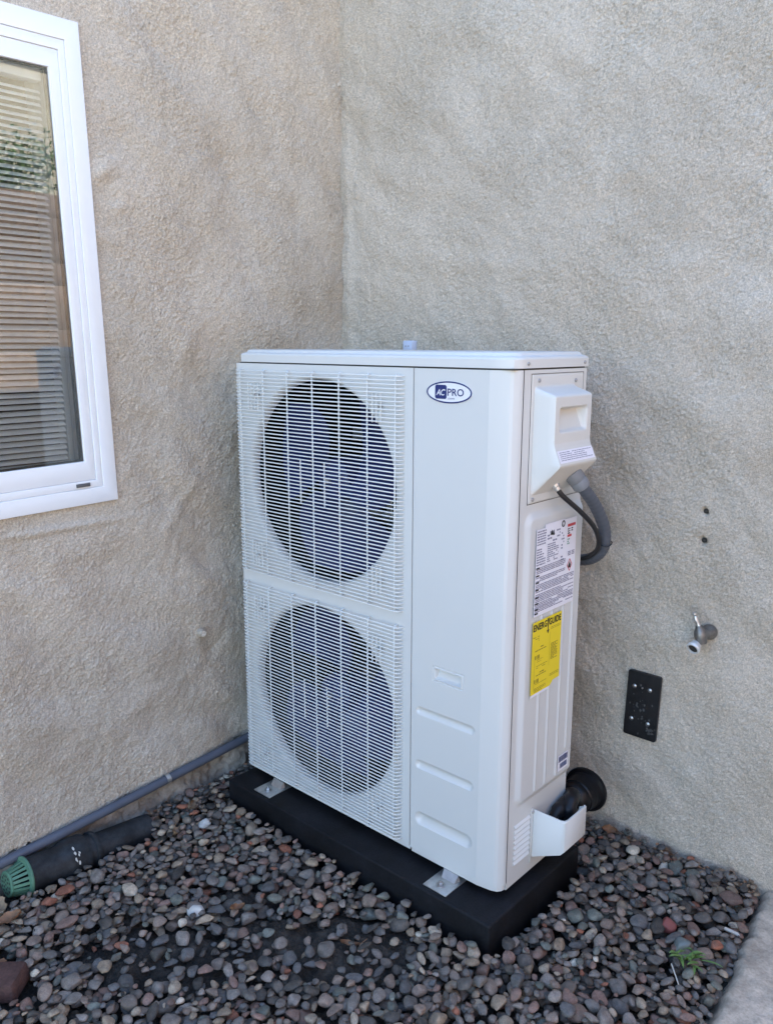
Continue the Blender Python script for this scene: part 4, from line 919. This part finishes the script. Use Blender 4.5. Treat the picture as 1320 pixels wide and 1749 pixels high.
# leaf litter and crumbs along the wall feet
g = Geo(); rq = random.Random(21)
for k in range(420):
    if rq.random() < .62: x_, y_ = rq.uniform(.98, 1.43), WY - .012 - abs(rq.gauss(0, .022))
    elif rq.random() < .7: x_, y_ = WX + .022 + abs(rq.gauss(0, .018)), rq.uniform(-.32, .2)
    else: x_, y_ = rq.uniform(-.05, .20), rq.uniform(-.95, -.75)
    z_ = ground_z(x_, y_) + rq.uniform(.001, .006); th = rq.uniform(0, 6.28); L = rq.uniform(.003, .011); w_ = L * rq.uniform(.2, .7); c_, s_ = math.cos(th), math.sin(th); t_ = rq.uniform(-.004, .004)
    g.add([(x_ - c_ * L, y_ - s_ * L, z_), (x_ + s_ * w_, y_ - c_ * w_, z_ + t_), (x_ + c_ * L, y_ + s_ * L, z_ + t_ * .5), (x_ - s_ * w_, y_ + c_ * w_, z_ + .002)], [(0, 1, 2, 3)], rq.randrange(3))
mk('leaf_litter', g, [MT['leaf_dry'], MT['leaf_tan'], MT['twig']], None, 0, label='dry brown leaf litter gathered along the feet of both walls', cat='leaf litter', kind='stuff')
# weed
wd = thing('green_weed', (1.372, .197, -.10), 'small bright green weed growing between pebbles near the concrete path', 'weed')
rq = random.Random(4)
for k in range(22):
    th = rq.uniform(-2.4, 1.0); L = rq.uniform(.018, .052); wv = rq.uniform(.0028, .0055); h = rq.uniform(.004, .018); c_, s_ = math.cos(th), math.sin(th); vs = []
    bx, by = 1.372 + rq.uniform(-.03, .03), .197 + rq.uniform(-.02, .02)
    for i in range(7):
        t_ = i / 6; w_ = wv * math.sin(math.pi * (t_ * .85 + .12)); zz_ = -.098 + .03 + h * math.sin(t_ * 2.2)
        for q_ in (-1, 0, 1): vs.append((bx + c_ * L * t_ - s_ * w_ * q_, by + s_ * L * t_ + c_ * w_ * q_, zz_ + abs(q_) * .0015))
    g = Geo().add(vs, [(i * 3 + j, i * 3 + j + 1, i * 3 + j + 4, i * 3 + j + 3) for i in range(6) for j in (0, 1)]); mk('leaf', g, MT['weed'], wd, 60)

# ------------------------------------------------------------------ yard seen only in the window's reflection: sunlit board fence, tree, neighbour
FX = 3.9
fn = thing('wooden_fence', (FX, 1.0, -.18), 'sunlit cedar board fence across the yard, mirrored in the window', 'fence')
f0 = None
for k in range(15):
    zc_ = -.05 + k * .165
    if f0 is None: g = Geo().box((FX, -3.4, zc_), (FX + .022, 7.0, zc_ + .163), 0, .004); f0 = o = mk('board', g, MT['fence'], fn); zf0 = o.location.z; zc0 = zc_
    else: o = f0.copy(); COL.objects.link(o); o.parent = fn
    o.location.z = zf0 + zc_ - zc0; o.location.x += random.uniform(-.006, .006)
for k in range(6):
    g = Geo().box((FX + .03, -3.2 + k * 2.0, -.18), (FX + .12, -3.11 + k * 2.0, 2.5), 0, .004); mk('post', g, MT['fence'], fn)
def tree(x_, y_, zc_, rx, rz, trunk, n, label, seed):
    rg = np.random.default_rng(seed); t_ = thing('garden_tree', (x_, y_, -.18), label, 'tree')
    if trunk: g = Geo().tube([(x_, y_, -.18), (x_ + .05, y_, zc_ * .5), (x_, y_ + .05, zc_)], [.11, .08, .04], 10); mk('trunk', g, MT['bark'], t_, 60)
    g = Geo(); cl = rg.normal(0, .5, (26, 3))
    for i in range(n):
        c_ = cl[rg.integers(0, 26)] + rg.normal(0, .22, 3); p = Vector((x_ + c_[0] * rx, y_ + c_[1] * rx, zc_ + c_[2] * rz)); d1 = Vector(rg.normal(0, 1, 3)).normalized(); d2 = d1.orthogonal().normalized(); s_ = rg.uniform(.018, .040)
        g.add([p, p + d1 * s_ + d2 * s_ * .35, p + d1 * s_ * 2, p + d1 * s_ - d2 * s_ * .35], [(0, 1, 2, 3)])
    mk('crown', g, MT['foliage'], t_, 0)
tree(5.2, 1.5, 2.72, .9, .40, True, 5000, 'leafy tree rising just behind the sunlit cedar fence', 1)
tree(5.0, 2.9, 2.6, .8, .38, True, 4000, 'smaller leafy tree behind the fence, farther along the house', 2)
tree(3.45, 2.2, .9, .28, .30, False, 1200, 'low green shrub growing before the cedar fence', 3)
nb = thing('neighbour_house', (9, 3, -.18), 'cream rendered house beyond the cedar fence', 'house')
g = Geo().box((8, -4, -.18), (12, 10, 4.9)); mk('wall', g, MT['cream'], nb, 0)
g = Geo().box((7.6, -4.4, 4.901), (12.4, 10.4, 5.1)); mk('roof', g, MT['rooftile'], nb, 0)

print('TRIS', sum(sum(len(p.vertices)-2 for p in o.data.polygons) for o in bpy.data.objects if o.type=='MESH' and o.data.users==1), len(bpy.data.objects))
